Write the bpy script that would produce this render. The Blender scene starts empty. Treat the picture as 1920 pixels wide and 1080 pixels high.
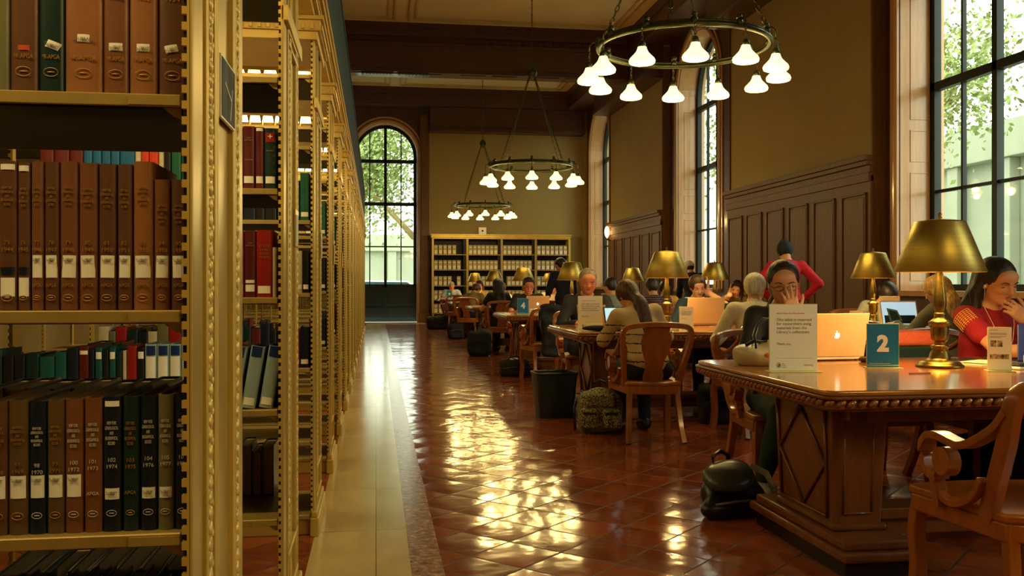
import bpy, bmesh, math, random
import numpy as np
from mathutils import Vector, Matrix
random.seed(7)
C = bpy.context.scene.collection
SC = bpy.context.scene
PI = math.pi
def rad(d): return d*PI/180
def lin(c):
    return tuple(((x/12.92) if x <= .04045 else ((x+.055)/1.055)**2.4) for x in c)
def rgb(r, g, b): return lin((r/255, g/255, b/255))

# ---------------------------------------------------------------- camera
YAW = 8.29
cam_d = bpy.data.cameras.new('camera'); cam = bpy.data.objects.new('camera', cam_d); C.objects.link(cam)
cam.location = (0, 0, 1.2); cam.rotation_euler = (rad(90), 0, -rad(YAW))
cam_d.sensor_width = 36; cam_d.lens = 1750/1920*36; cam_d.shift_y = -7/1920
cam_d.clip_start = .05; cam_d.clip_end = 300
SC.camera = cam
# ---------------------------------------------------------------- world, exposure
W = bpy.data.worlds.new('world'); SC.world = W; W.use_nodes = True
bg = W.node_tree.nodes['Background']
bg.inputs['Color'].default_value = (.97, 1.0, .80, 1); bg.inputs['Strength'].default_value = 4.6
SC.view_settings.view_transform = 'Standard'; SC.view_settings.look = 'None'
SC.view_settings.gamma = 1; SC.view_settings.exposure = 0.22; SC.view_settings.use_curve_mapping = False
WARM = (1.0, .73, .26)
P_CHAND, P_TUBE, P_LAMP = 10, 10, 14     # watts of each shade bulb, stack tube, table lamp
# ---------------------------------------------------------------- materials
MATS = {}
def nodes(m): return m.node_tree.nodes, m.node_tree.links
def base(name, col, rough=.5, metal=0., spec=None, coat=0):
    m = bpy.data.materials.new(name); m.use_nodes = True
    b = m.node_tree.nodes['Principled BSDF']
    b.inputs['Base Color'].default_value = (*col, 1); b.inputs['Roughness'].default_value = rough
    b.inputs['Metallic'].default_value = metal
    if coat: b.inputs['Coat Weight'].default_value = coat; b.inputs['Coat Roughness'].default_value = .12
    return m, b
def tex(m, kind='noise', scale=(10, 10, 10), s=5, detail=4, rot=(0, 0, 0), rough=.55):
    n, l = nodes(m)
    tc = n.new('ShaderNodeTexCoord'); mp = n.new('ShaderNodeMapping')
    mp.inputs['Scale'].default_value = scale; mp.inputs['Rotation'].default_value = rot
    l.new(tc.outputs['Object'], mp.inputs['Vector'])
    t = n.new('ShaderNodeTexNoise'); t.inputs['Scale'].default_value = s; t.inputs['Detail'].default_value = detail
    t.inputs['Roughness'].default_value = rough
    l.new(mp.outputs['Vector'], t.inputs['Vector'])
    return t
def ramp(m, src, cols):
    n, l = nodes(m); r = n.new('ShaderNodeValToRGB'); e = r.color_ramp.elements
    while len(e) < len(cols): e.new(.5)
    for i, (p, c) in enumerate(cols): e[i].position = p; e[i].color = (*c, 1)
    l.new(src, r.inputs['Fac']); return r
def bump(m, b, src, strength=.2, dist=.01):
    n, l = nodes(m); bp = n.new('ShaderNodeBump'); bp.inputs['Strength'].default_value = strength
    bp.inputs['Distance'].default_value = dist
    l.new(src, bp.inputs['Height']); l.new(bp.outputs['Normal'], b.inputs['Normal']); return bp
def mat(name, col, rough=.5, metal=0., var=.15, s=8, scale=(1, 1, 1), bmp=0, bd=.004, coat=0, rv=0):
    """plain procedural material: base colour broken up by noise, optional bump"""
    key = (name, tuple(round(x, 4) for x in col))
    if key in MATS: return MATS[key]
    m, b = base(name, col, rough, metal, coat=coat)
    t = tex(m, scale=scale, s=s)
    lo = tuple(x*(1-var) for x in col); hi = tuple(min(1, x*(1+var)) for x in col)
    r = ramp(m, t.outputs['Fac'], [(.3, lo), (.7, hi)])
    nodes(m)[1].new(r.outputs['Color'], b.inputs['Base Color'])
    if bmp: bump(m, b, t.outputs['Fac'], bmp, bd)
    MATS[key] = m
    return m
def wood(name, c1, c2, rough=.35, scale=(1, 1, 8), s=3, coat=.3, bmp=.05):
    if name in MATS: return MATS[name]
    m, b = base(name, c1, rough, coat=coat)
    t = tex(m, scale=scale, s=s, detail=6, rough=.65)
    r = ramp(m, t.outputs['Fac'], [(.3, c1), (.5, tuple((a+b_)/2 for a, b_ in zip(c1, c2))), (.72, c2)])
    nodes(m)[1].new(r.outputs['Color'], b.inputs['Base Color'])
    bump(m, b, t.outputs['Fac'], bmp, .003)
    MATS[name] = m
    return m
def emis(name, col, strength):
    if name in MATS: return MATS[name]
    m, b = base(name, col, .4)
    b.inputs['Emission Color'].default_value = (*col, 1); b.inputs['Emission Strength'].default_value = strength
    MATS[name] = m; return m

woodX = wood('oak_table_top', rgb(150, 88, 30), rgb(186, 118, 48), .16, (1, 9, 9), 2.5, coat=.7, bmp=.02)
woodT = wood('dark_table_wood', rgb(96, 54, 24), rgb(128, 74, 34), .3, (6, 6, 1.2), 3)
woodC = wood('chair_oak', rgb(134, 71, 26), rgb(168, 96, 36), .28, (5, 5, 1.2), 4)
woodW = wood('wall_walnut', rgb(86, 55, 22), rgb(112, 74, 31), .58, (7, 7, .8), 3, coat=0)
woodJ = wood('window_jamb_lit_walnut', rgb(184, 136, 84), rgb(204, 156, 100), .3, (7, 7, .8), 3, coat=.5)  # same wood as the surround, with daylight put into its paler colour
woodD = wood('beam_walnut', rgb(66, 34, 20), rgb(88, 48, 28), .5, (1, 6, 6), 3)
tan = mat('tan_wall_paint', rgb(158, 136, 82), .85, var=.05, s=1.5, bmp=.05)
cream = mat('cream_ceiling_plaster', rgb(222, 206, 150), .85, var=.05, s=1.2)
creamd = mat('cream_moulding', rgb(196, 172, 112), .8, var=.08, s=2)
gold = mat('gilded_steel', rgb(206, 174, 82), .40, .25, var=.12, s=6, scale=(1, 1, .4), bmp=.08, bd=.002)
goldp = mat('gilded_panel', rgb(178, 148, 76), .36, .3, var=.10, s=3, scale=(1, 1, .4), bmp=.04, bd=.002)
goldk = mat('gilded_ornament', rgb(222, 194, 110), .4, .25, var=.3, s=60, bmp=.4, bd=.004)
shelfm = mat('painted_shelf', rgb(168, 142, 74), .45, .3, var=.12, s=7)
darkm = mat('dark_steel_and_shade', rgb(10, 12, 14), .6, .2, var=.2)  # near-black steel; also paints shade under shelves and between upright teeth
teal = mat('dark_teal_fascia', rgb(10, 52, 66), .9, 0, var=.2, s=2)
brass = mat('brushed_brass', rgb(190, 166, 88), .42, 1, var=.10, s=5, scale=(1, 1, 14))
brassd = mat('aged_brass', rgb(112, 96, 52), .34, 1, var=.2, s=8)
bronze = mat('patinated_bronze', rgb(86, 88, 58), .35, .85, var=.3, s=12)
iron = mat('window_iron', rgb(12, 28, 28), .5, .3, var=.2)
paper = mat('paper', rgb(226, 218, 192), .8, var=.04, s=30)
white = mat('white_card', rgb(246, 244, 232), .6, var=.02, s=10)
goldink = mat('gold_lettering', rgb(196, 150, 70), .4, .6, var=.1)
whiteink = mat('white_lettering', rgb(196, 190, 168), .6, var=.05)
ink = mat('grey_ink', rgb(120, 112, 94), .8, var=.05)
redink = mat('red_ink', rgb(190, 70, 40), .8, var=.05)
tealcard = mat('teal_card', rgb(0, 116, 178), .4, var=.03)
acryl = mat('clear_acrylic', rgb(226, 222, 150), .15, var=.03)
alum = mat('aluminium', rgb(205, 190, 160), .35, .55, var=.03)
blackp = mat('black_plastic', rgb(16, 16, 18), .4, var=.2)
whitep = mat('white_plastic', rgb(232, 230, 222), .4, var=.02)

def tile_mat():
    m, b = base('terracotta_tile', rgb(120, 50, 26), .17)
    n, l = nodes(m)
    tc = n.new('ShaderNodeTexCoord'); mp = n.new('ShaderNodeMapping'); mp.inputs['Rotation'].default_value = (0, 0, rad(45))
    l.new(tc.outputs['Object'], mp.inputs['Vector'])
    br = n.new('ShaderNodeTexBrick'); br.offset = 0; br.squash = 1
    br.inputs['Scale'].default_value = 1; br.inputs['Brick Width'].default_value = .29; br.inputs['Row Height'].default_value = .29
    br.inputs['Mortar Size'].default_value = .0055; br.inputs['Mortar Smooth'].default_value = .3; br.inputs['Bias'].default_value = 0
    br.inputs['Color1'].default_value = (*rgb(124, 56, 30), 1); br.inputs['Color2'].default_value = (*rgb(162, 82, 44), 1)
    br.inputs['Mortar'].default_value = (*rgb(74, 52, 36), 1)
    l.new(mp.outputs['Vector'], br.inputs['Vector'])
    t = n.new('ShaderNodeTexNoise'); t.inputs['Scale'].default_value = 5; t.inputs['Detail'].default_value = 4
    l.new(mp.outputs['Vector'], t.inputs['Vector'])
    mx = n.new('ShaderNodeMix'); mx.data_type = 'RGBA'; mx.blend_type = 'MULTIPLY'; mx.inputs['Factor'].default_value = .5
    r = ramp(m, t.outputs['Fac'], [(.3, (.55, .5, .45)), (.7, (1, 1, 1))])
    l.new(br.outputs['Color'], mx.inputs['A']); l.new(r.outputs['Color'], mx.inputs['B'])
    l.new(mx.outputs['Result'], b.inputs['Base Color'])
    # each tile lies slightly tilted and wavy
    w = n.new('ShaderNodeTexNoise'); w.inputs['Scale'].default_value = 5.5; w.inputs['Detail'].default_value = 2
    l.new(tc.outputs['Object'], w.inputs['Vector'])
    def vm(op, a, c=None, val=None):
        q = n.new('ShaderNodeVectorMath'); q.operation = op; l.new(a, q.inputs[0])
        if c is not None: l.new(c, q.inputs[1])
        if val is not None: q.inputs[1].default_value = val
        return q
    def ma(a, k, c):
        q = n.new('ShaderNodeMath'); q.operation = 'MULTIPLY_ADD'; l.new(a, q.inputs[0]); q.inputs[1].default_value = k
        if c is None: q.inputs[2].default_value = 0
        else: l.new(c, q.inputs[2])
        return q.outputs[0]
    p = vm('MULTIPLY', mp.outputs['Vector'], val=(1/.29, 1/.29, 0)).outputs[0]
    cell = vm('FLOOR', p).outputs[0]; fr = vm('SUBTRACT', vm('SUBTRACT', p, cell).outputs[0], val=(.5, .5, 0)).outputs[0]
    wn = n.new('ShaderNodeTexWhiteNoise'); wn.noise_dimensions = '3D'; l.new(cell, wn.inputs['Vector'])
    rv = vm('SUBTRACT', wn.outputs['Color'], val=(.5, .5, .5)).outputs[0]
    tilt = vm('DOT_PRODUCT', fr, rv).outputs['Value']; dome = vm('DOT_PRODUCT', fr, fr).outputs['Value']
    hgt = ma(tilt, .007, ma(dome, -.0040, ma(w.outputs['Fac'], .0035, ma(br.outputs['Fac'], -.0015, None))))
    bump(m, b, hgt, 1.0, 1.0)
    rr = n.new('ShaderNodeMath'); rr.operation = 'MULTIPLY_ADD'; rr.inputs[1].default_value = .12; rr.inputs[2].default_value = .07
    l.new(t.outputs['Fac'], rr.inputs[0]); l.new(ma(br.outputs['Fac'], .6, rr.outputs[0]), b.inputs['Roughness'])
    return m
def marble_mat():
    m, b = base('cream_marble', rgb(190, 166, 112), .16)
    n, l = nodes(m)
    tc = n.new('ShaderNodeTexCoord')
    br = n.new('ShaderNodeTexBrick'); br.offset = 0
    br.inputs['Scale'].default_value = 1; br.inputs['Brick Width'].default_value = 3; br.inputs['Row Height'].default_value = .92
    br.inputs['Mortar Size'].default_value = .002
    br.inputs['Color1'].default_value = (*rgb(186, 160, 104), 1); br.inputs['Color2'].default_value = (*rgb(206, 182, 128), 1)
    br.inputs['Mortar'].default_value = (*rgb(96, 80, 50), 1)
    l.new(tc.outputs['Object'], br.inputs['Vector'])
    t = tex(m, s=3, detail=8, scale=(2, 1, 1))
    r = ramp(m, t.outputs['Fac'], [(.35, (.78, .74, .66)), (.65, (1, 1, 1))])
    mx = n.new('ShaderNodeMix'); mx.data_type = 'RGBA'; mx.blend_type = 'MULTIPLY'; mx.inputs['Factor'].default_value = .6
    l.new(br.outputs['Color'], mx.inputs['A']); l.new(r.outputs['Color'], mx.inputs['B'])
    l.new(mx.outputs['Result'], b.inputs['Base Color']); return m
def granite_mat():
    m, b = base('speckled_rose_granite', rgb(130, 90, 70), .2)
    t = tex(m, s=26, detail=10, scale=(1, 1, 1), rough=.7)
    r = ramp(m, t.outputs['Fac'], [(.36, rgb(66, 46, 36)), (.5, rgb(150, 104, 80)), (.66, rgb(196, 160, 124))])
    nodes(m)[1].new(r.outputs['Color'], b.inputs['Base Color']); return m
def glass_mat():
    m = bpy.data.materials.new('window_glass'); m.use_nodes = True; n, l = nodes(m); n.clear()
    o = n.new('ShaderNodeOutputMaterial'); mx = n.new('ShaderNodeMixShader'); t = n.new('ShaderNodeBsdfTransparent')
    g = n.new('ShaderNodeBsdfGlossy'); g.inputs['Roughness'].default_value = .03; g.inputs['Color'].default_value = (.5, .5, .5, 1); f = n.new('ShaderNodeFresnel'); ge = n.new('ShaderNodeNewGeometry'); io = n.new('ShaderNodeMath'); io.operation = 'MULTIPLY_ADD'; io.inputs[1].default_value = 1/1.45-1.45; io.inputs[2].default_value = 1.45
    l.new(ge.outputs['Backfacing'], io.inputs[0]); l.new(io.outputs[0], f.inputs['IOR'])
    t.inputs['Color'].default_value = (.96, .985, .975, 1)
    l.new(f.outputs[0], mx.inputs[0]); l.new(t.outputs[0], mx.inputs[1]); l.new(g.outputs[0], mx.inputs[2]); l.new(mx.outputs[0], o.inputs[0])
    return m
tile = tile_mat(); marble = marble_mat(); granite = granite_mat(); glass = glass_mat()

# ---------------------------------------------------------------- mesh builder
class MB:
    def __init__(s): s.v = []; s.f = []; s.mi = []; s.M = Matrix.Identity(4); s.m = 0
    def add(s, vs, fs):
        o = len(s.v); s.v += [tuple(s.M @ Vector(v)) for v in vs]
        s.f += [tuple(i+o for i in f) for f in fs]; s.mi += [s.m]*len(fs); return s
    def box(s, x0, x1, y0, y1, z0, z1):
        vs = [(x, y, z) for x in (x0, x1) for y in (y0, y1) for z in (z0, z1)]
        return s.add(vs, [(0, 1, 3, 2), (4, 6, 7, 5), (0, 4, 5, 1), (2, 3, 7, 6), (0, 2, 6, 4), (1, 5, 7, 3)])
    def prism(s, poly, a0, a1, axis='z'):
        n = len(poly)
        def P(p, a): return {'z': (p[0], p[1], a), 'y': (p[0], a, p[1]), 'x': (a, p[0], p[1])}[axis]
        vs = [P(p, a0) for p in poly]+[P(p, a1) for p in poly]
        fs = [tuple(range(n-1, -1, -1)), tuple(range(n, 2*n))]+[(i, (i+1) % n, n+(i+1) % n, n+i) for i in range(n)]
        if axis == 'y': fs = [tuple(reversed(f)) for f in fs]
        return s.add(vs, fs)
    def lathe(s, prof, n=24, c=(0, 0, 0), close=True):
        vs = []; fs = []
        for (r, z) in prof:
            for i in range(n):
                a = 2*PI*i/n; vs.append((c[0]+r*math.cos(a), c[1]+r*math.sin(a), c[2]+z))
        k = len(prof)
        for j in range(k-1):
            for i in range(n): fs.append((j*n+i, j*n+(i+1) % n, (j+1)*n+(i+1) % n, (j+1)*n+i))
        if close:
            fs.append(tuple(range(n-1, -1, -1))); fs.append(tuple((k-1)*n+i for i in range(n)))
        return s.add(vs, fs)
    def sweep(s, pts, prof, up=(0, 0, 1), closed=False, scales=None):
        """sweep a closed 2-D profile (a across, b along 'up') along a path"""
        pts = [Vector(p) for p in pts]; n = len(pts); m = len(prof); vs = []; fs = []; up = Vector(up)
        for i, p in enumerate(pts):
            if closed: d = pts[(i+1) % n]-pts[i-1]
            else: d = pts[min(i+1, n-1)]-pts[max(i-1, 0)]
            d.normalize(); sd = d.cross(up)
            if sd.length < 1e-4: sd = d.cross(Vector((0, 1, 0)) if abs(d.y) < .9 else Vector((1, 0, 0)))
            sd.normalize(); u = sd.cross(d); q = scales[i] if scales else 1
            for a, b in prof: vs.append(tuple(p+sd*a*q+u*b*q))
        R = n if closed else n-1
        for i in range(R):
            for j in range(m):
                A = i*m+j; B = i*m+(j+1) % m; c2 = ((i+1) % n)*m
                fs.append((A, B, c2+(j+1) % m, c2+j))
        if not closed: fs.append(tuple(range(m-1, -1, -1))); fs.append(tuple((n-1)*m+j for j in range(m)))
        return s.add(vs, fs)
    def tube(s, pts, r, n=8, closed=False, scales=None):
        return s.sweep(pts, [(r*math.cos(2*PI*i/n), r*math.sin(2*PI*i/n)) for i in range(n)], closed=closed, scales=scales)
    def cyl(s, a, b, r0, r1=None, n=12):
        r1 = r0 if r1 is None else r1
        return s.tube([a, b], r0, n, scales=[1, r1/r0])
    def ball(s, c, r, n=10, m=6):
        rx, ry, rz = (r, r, r) if not hasattr(r, '__len__') else r
        vs = [(c[0], c[1], c[2]-rz)]; fs = []
        for j in range(1, m):
            t = -PI/2+PI*j/m
            for i in range(n):
                a = 2*PI*i/n; vs.append((c[0]+rx*math.cos(t)*math.cos(a), c[1]+ry*math.cos(t)*math.sin(a), c[2]+rz*math.sin(t)))
        vs.append((c[0], c[1], c[2]+rz)); L = len(vs)-1
        for i in range(n): fs.append((0, 1+(i+1) % n, 1+i)); fs.append((L, 1+(m-2)*n+i, 1+(m-2)*n+(i+1) % n))
        for j in range(m-2):
            for i in range(n):
                A = 1+j*n+i; B = 1+j*n+(i+1) % n; fs.append((A, B, B+n, A+n))
        return s.add(vs, fs)
    def mesh(s, name, mats, smooth=False):
        me = bpy.data.meshes.new(name); me.from_pydata(s.v, [], s.f)
        for m in (mats if isinstance(mats, (list, tuple)) else [mats]): me.materials.append(m)
        me.polygons.foreach_set('material_index', s.mi)
        if smooth: me.polygons.foreach_set('use_smooth', [True]*len(me.polygons))
        me.update(); return me
    def build(s, name, mats, parent=None, smooth=False, bevel=0, seg=2, loc=None):
        o = bpy.data.objects.new(name, s.mesh(name, mats, smooth)); C.objects.link(o)
        if parent is not None: o.parent = parent
        if loc: o.location = loc
        if bevel:
            md = o.modifiers.new('bevel', 'BEVEL'); md.width = bevel; md.segments = seg; md.limit_method = 'ANGLE'; md.angle_limit = rad(40)
        if smooth and not bevel:
            pass
        return o
def smooth_by_angle(me, ang=40):
    me.polygons.foreach_set('use_smooth', [True]*len(me.polygons))
    bm = bmesh.new(); bm.from_mesh(me)
    for e in bm.edges:
        if len(e.link_faces) == 2 and e.calc_face_angle(0) > rad(ang): e.smooth = False
    bm.to_mesh(me); bm.free()
def sm(o, ang=40): smooth_by_angle(o.data, ang); return o
def tag(o, label, cat, group=None):
    o['label'] = label; o['category'] = cat
    if group: o['group'] = group
    return o
def thing(name, label, cat, loc=(0, 0, 0), rz=0, group=None):
    o = bpy.data.objects.new(name, None); C.objects.link(o); o.empty_display_size = .1
    o.location = loc; o.rotation_euler = (0, 0, rz)
    return tag(o, label, cat, group)
def struct(o): o['kind'] = 'structure'; return o
KIDS = {}
def copy_tree(o, parent=None, kids=None):
    c = o.copy(); C.objects.link(c)
    if parent is not None: c.parent = parent
    for ch in [x for x in ALLKIDS(o)]: copy_tree(ch, c)
    return c
def ALLKIDS(o): return list(o.children)
def dup(root, label, loc, rz=0, group=None, rot=None):
    c = copy_tree(root); c.location = loc; c.rotation_euler = rot or (0, 0, rz); c['label'] = label
    if group: c['group'] = group
    return c
ORD = ['', 'first', 'second', 'third', 'fourth', 'fifth', 'sixth', 'seventh', 'eighth', 'ninth', 'tenth', 'eleventh', 'twelfth', 'thirteenth', 'fourteenth', 'fifteenth', 'sixteenth', 'seventeenth', 'eighteenth', 'nineteenth', 'twentieth']
ORD += ['twenty-'+x for x in ORD[1:10]]+['thirtieth']+['thirty-'+x for x in ORD[1:10]]
# text laid in the local x-z plane, facing -y
TXT = {}
def text_mesh(body, size, m, align='CENTER', bold=0, lead=1.0, ext=.0004):
    key = (body, size, m.name, align, bold, lead)
    if key in TXT: return TXT[key]
    cu = bpy.data.curves.new('lettering', 'FONT'); cu.body = body; cu.size = size; cu.align_x = align; cu.space_line = lead
    cu.offset = bold; cu.extrude = ext; cu.resolution_u = 3
    ob = bpy.data.objects.new('lettering_source', cu); C.objects.link(ob)
    dg = bpy.context.evaluated_depsgraph_get(); me = bpy.data.meshes.new_from_object(ob.evaluated_get(dg))
    C.objects.unlink(ob); bpy.data.objects.remove(ob); bpy.data.curves.remove(cu)
    me.transform(Matrix(((1, 0, 0, 0), (0, 0, -1, 0), (0, 1, 0, 0), (0, 0, 0, 1))))
    me.materials.clear(); me.materials.append(m); me.name = 'lettering'
    TXT[key] = me; return me
def text(name, body, size, m, parent, loc, rot=(0, 0, 0), fit=None, **k):
    me = text_mesh(body, size, m, **k); o = bpy.data.objects.new(name, me); C.objects.link(o); o.parent = parent
    if fit and len(me.vertices):
        wd = max(v.co.x for v in me.vertices)-min(v.co.x for v in me.vertices)
        if wd > fit: o.scale = (fit/wd, 1, 1)
    o.location = loc; o.rotation_euler = rot; return o

# ---------------------------------------------------------------- signed-distance modelling
def v3(*a): return np.array(a, dtype=np.float64)
def Rx(d): c, s = math.cos(rad(d)), math.sin(rad(d)); return np.array([[1, 0, 0], [0, c, -s], [0, s, c]])
def Ry(d): c, s = math.cos(rad(d)), math.sin(rad(d)); return np.array([[c, 0, s], [0, 1, 0], [-s, 0, c]])
def Rz(d): c, s = math.cos(rad(d)), math.sin(rad(d)); return np.array([[c, -s, 0], [s, c, 0], [0, 0, 1]])
class SDF:
    def __init__(s, k=.02): s.p = []; s.k = k; s.cuts = []; s.noise = None
    def cone(s, a, b, r1, r2=None, k=None, sub=False):
        a = np.array(a, float); b = np.array(b, float); r2 = r1 if r2 is None else r2; r = max(r1, r2)
        s.p.append(('c', a, b, r1, r2, np.minimum(a, b)-r, np.maximum(a, b)+r, s.k if k is None else k, sub)); return s
    def ell(s, c, r, R=None, k=None, sub=False):
        c = np.array(c, float); r = np.array(r, float) if hasattr(r, '__len__') else np.array([r]*3, float)
        R = np.eye(3) if R is None else R
        ext = np.sqrt(((R*r)**2).sum(1))
        s.p.append(('e', c, R, r, None, c-ext, c+ext, s.k if k is None else k, sub)); return s
    def boxr(s, c, hs, rr, R=None, k=None, sub=False):
        c = np.array(c, float); hs = np.array(hs, float); R = np.eye(3) if R is None else R
        ext = np.sqrt(((R*(hs+0))**2).sum(1))+.01+hs.max()*.5
        s.p.append(('b', c, R, hs, rr, c-ext, c+ext, s.k if k is None else k, sub)); return s
    def cut(s, n, c): s.cuts.append((np.array(n, float), c)); return s       # keep n.p < c
    @staticmethod
    def d(pr, P):
        if pr[0] == 'c':
            a, b, r1, r2 = pr[1:5]; ba = b-a; L = (ba*ba).sum()+1e-12
            h = np.clip(((P-a)@ba)/L, 0, 1)
            return np.sqrt(((P-a-h[..., None]*ba)**2).sum(-1))-(r1+(r2-r1)*h)
        if pr[0] == 'b':
            q = np.abs((P-pr[1])@pr[2])-(pr[3]-pr[4])
            return np.sqrt((np.maximum(q, 0)**2).sum(-1))+np.minimum(q.max(-1), 0)-pr[4]
        q = (P-pr[1])@pr[2]; r = pr[3]
        k0 = np.sqrt(((q/r)**2).sum(-1)); k1 = np.sqrt(((q/(r*r))**2).sum(-1))+1e-9
        return k0*(k0-1)/k1
    @staticmethod
    def comb(D, e, k, sub):
        if sub: e = -e; return np.maximum(D, e)+np.maximum(k-np.abs(D-e), 0)**2/(4*k+1e-9)
        return np.minimum(D, e)-np.maximum(k-np.abs(D-e), 0)**2/(4*k+1e-9)
    def ev(s, P):
        P = np.atleast_2d(P); D = np.full(P.shape[0], 1.)
        for pr in s.p: D = s.comb(D, s.d(pr, P), pr[7], pr[8])
        return D
    def hit(s, o, d, n=400, L=.4):
        """first surface point from o along d"""
        o = np.array(o, float); d = np.array(d, float); d /= np.linalg.norm(d)
        T = np.linspace(0, L, n); D = s.ev(o+T[:, None]*d); i = np.argmax(D < 0)
        return o+d*T[i]
    def mesh(s, name, h, mats, region=None):
        lo = np.min([p[5] for p in s.p if not p[8]], 0)-3*h; hi = np.max([p[6] for p in s.p if not p[8]], 0)+3*h
        n = np.ceil((hi-lo)/h).astype(int)+1
        ax = [lo[i]+h*np.arange(n[i]) for i in range(3)]
        D = np.full(n, .5, dtype=np.float32)
        for pr in s.p:
            mg = pr[7]+2.5*h+.004
            i0 = np.maximum(((pr[5]-mg-lo)/h).astype(int), 0); i1 = np.minimum(((pr[6]+mg-lo)/h).astype(int)+2, n)
            if (i1 <= i0).any(): continue
            sl = tuple(slice(i0[i], i1[i]) for i in range(3))
            P = np.stack(np.meshgrid(ax[0][sl[0]], ax[1][sl[1]], ax[2][sl[2]], indexing='ij'), -1)
            D[sl] = s.comb(D[sl], s.d(pr, P), pr[7], pr[8])
        if s.cuts or s.noise:
            P = np.stack(np.meshgrid(*ax, indexing='ij'), -1)
            if s.noise: D += s.noise(P).astype(np.float32)
            for nn, c in s.cuts: D = np.maximum(D, (P@nn-c).astype(np.float32))
        S = D < 0
        cs = np.zeros(tuple(n-1), dtype=np.int8)
        off = [(a, b, c) for a in (0, 1) for b in (0, 1) for c in (0, 1)]
        for a, b, c in off: cs += S[a:n[0]-1+a, b:n[1]-1+b, c:n[2]-1+c]
        act = (cs > 0) & (cs < 8); I = np.argwhere(act)
        idx = np.full(act.shape, -1, dtype=np.int64); idx[act] = np.arange(len(I))
        acc = np.zeros((len(I), 3)); cnt = np.zeros(len(I))
        for a in off:
            for axn in range(3):
                if a[axn]: continue
                b = list(a); b[axn] = 1
                da = D[I[:, 0]+a[0], I[:, 1]+a[1], I[:, 2]+a[2]].astype(float); db = D[I[:, 0]+b[0], I[:, 1]+b[1], I[:, 2]+b[2]].astype(float)
                m = (da < 0) != (db < 0); t = np.where(m, da/(da-db+1e-20*(da == db)), 0)
                q = np.array(a, float)[None, :].repeat(len(I), 0); q[:, axn] += t
                acc[m] += q[m]; cnt[m] += 1
        V = lo+h*(I+acc/np.maximum(cnt, 1)[:, None])
        F = []
        for axn in range(3):
            sl0 = [slice(None)]*3; sl1 = [slice(None)]*3; sl0[axn] = slice(0, -1); sl1[axn] = slice(1, None)
            A = S[tuple(sl0)]; B = S[tuple(sl1)]; E = np.argwhere(A != B)
            u, w = (axn+1) % 3, (axn+2) % 3
            ok = (E[:, u] > 0) & (E[:, w] > 0) & (E[:, u] < n[u]-1) & (E[:, w] < n[w]-1); E = E[ok]
            if not len(E): continue
            def at(du, dw):
                Q = E.copy(); Q[:, u] += du; Q[:, w] += dw; return idx[Q[:, 0], Q[:, 1], Q[:, 2]]
            q = np.stack([at(-1, -1), at(0, -1), at(0, 0), at(-1, 0)], 1)
            fl = A[E[:, 0], E[:, 1], E[:, 2]]; q[~fl] = q[~fl][:, ::-1]; F.append(q)
        F = np.concatenate(F) if F else np.zeros((0, 4), int)
        F = F[(F >= 0).all(1)]
        me = bpy.data.meshes.new(name); me.from_pydata(V.tolist(), [], F.tolist())
        for m in (mats if isinstance(mats, (list, tuple)) else [mats]): me.materials.append(m)
        if region is not None and len(F):
            cen = V[F].mean(1); me.polygons.foreach_set('material_index', region(cen).astype(int).tolist())
        me.polygons.foreach_set('use_smooth', [True]*len(me.polygons)); me.update()
        return me
    def build(s, name, h, mats, parent=None, region=None, loc=None, smooth=0):
        o = bpy.data.objects.new(name, s.mesh(name, h, mats, region)); C.objects.link(o)
        if parent is not None: o.parent = parent
        if loc: o.location = loc
        return o
def wrinkle(amp, f=30):
    def g(P):
        x, y, z = P[..., 0], P[..., 1], P[..., 2]
        return amp*(np.sin(f*z+9*x+np.sin(17*y+5*z)*1.5)*np.sin(f*.6*x+11*y+3)+.5*np.sin(f*1.9*z-19*y+7*x))
    return g
# ================================================================ THE ROOM
XW, YE, ZC = 6.6, 29.6, 7.3
def S(mb, name, m, **k): return struct(mb.build(name, m, **k))
b = MB(); b.box(.282, 7.3, -6.2, 29.7, -.12, 0); b.box(-4, -.29, -6.2, 29.7, -.12, 0); S(b, 'floor', tile)
b = MB(); b.box(-.29, .1455, -6.2, 28.3, -.12, .001); b.box(-.29, 1.5, 28.3, 29.7, -.12, .0012); S(b, 'trim_1', marble)
b = MB(); b.box(.1455, .282, -6.2, 28.3, -.12, .001); S(b, 'trim_2', granite)
b = MB(); b.box(-4.2, 7.3, -6.4, 29.9, ZC, ZC+.2); S(b, 'ceiling', cream)
b = MB(); b.box(-4.2, -4, -6.4, 29.9, 0, ZC); S(b, 'wall_left', tan)
b = MB(); b.box(-4, 7.3, -6.4, -6.2, 0, ZC); S(b, 'wall_back', tan)
WINS = [(1.2, -.7, 3.05), (10.0, 7.95, 11.65), (19.0, 16.8, 20.9), (27.7, 25.9, 29.45)]
secs = [(-6.2, -.7), (3.05, 7.95), (11.65, 16.8), (20.9, 25.9), (29.45, 29.6)]
b = MB()
for a, c in secs: b.box(XW, 7.3, a, c, 0, ZC)
S(b, 'wall_right', tan)
# end wall: left piece, right piece (window bay between)
b = MB(); b.box(-4, -1.05, YE, 29.9, 0, ZC); b.box(1.62, 7.3, YE, 29.9, 0, ZC); S(b, 'wall_end', tan)

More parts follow.
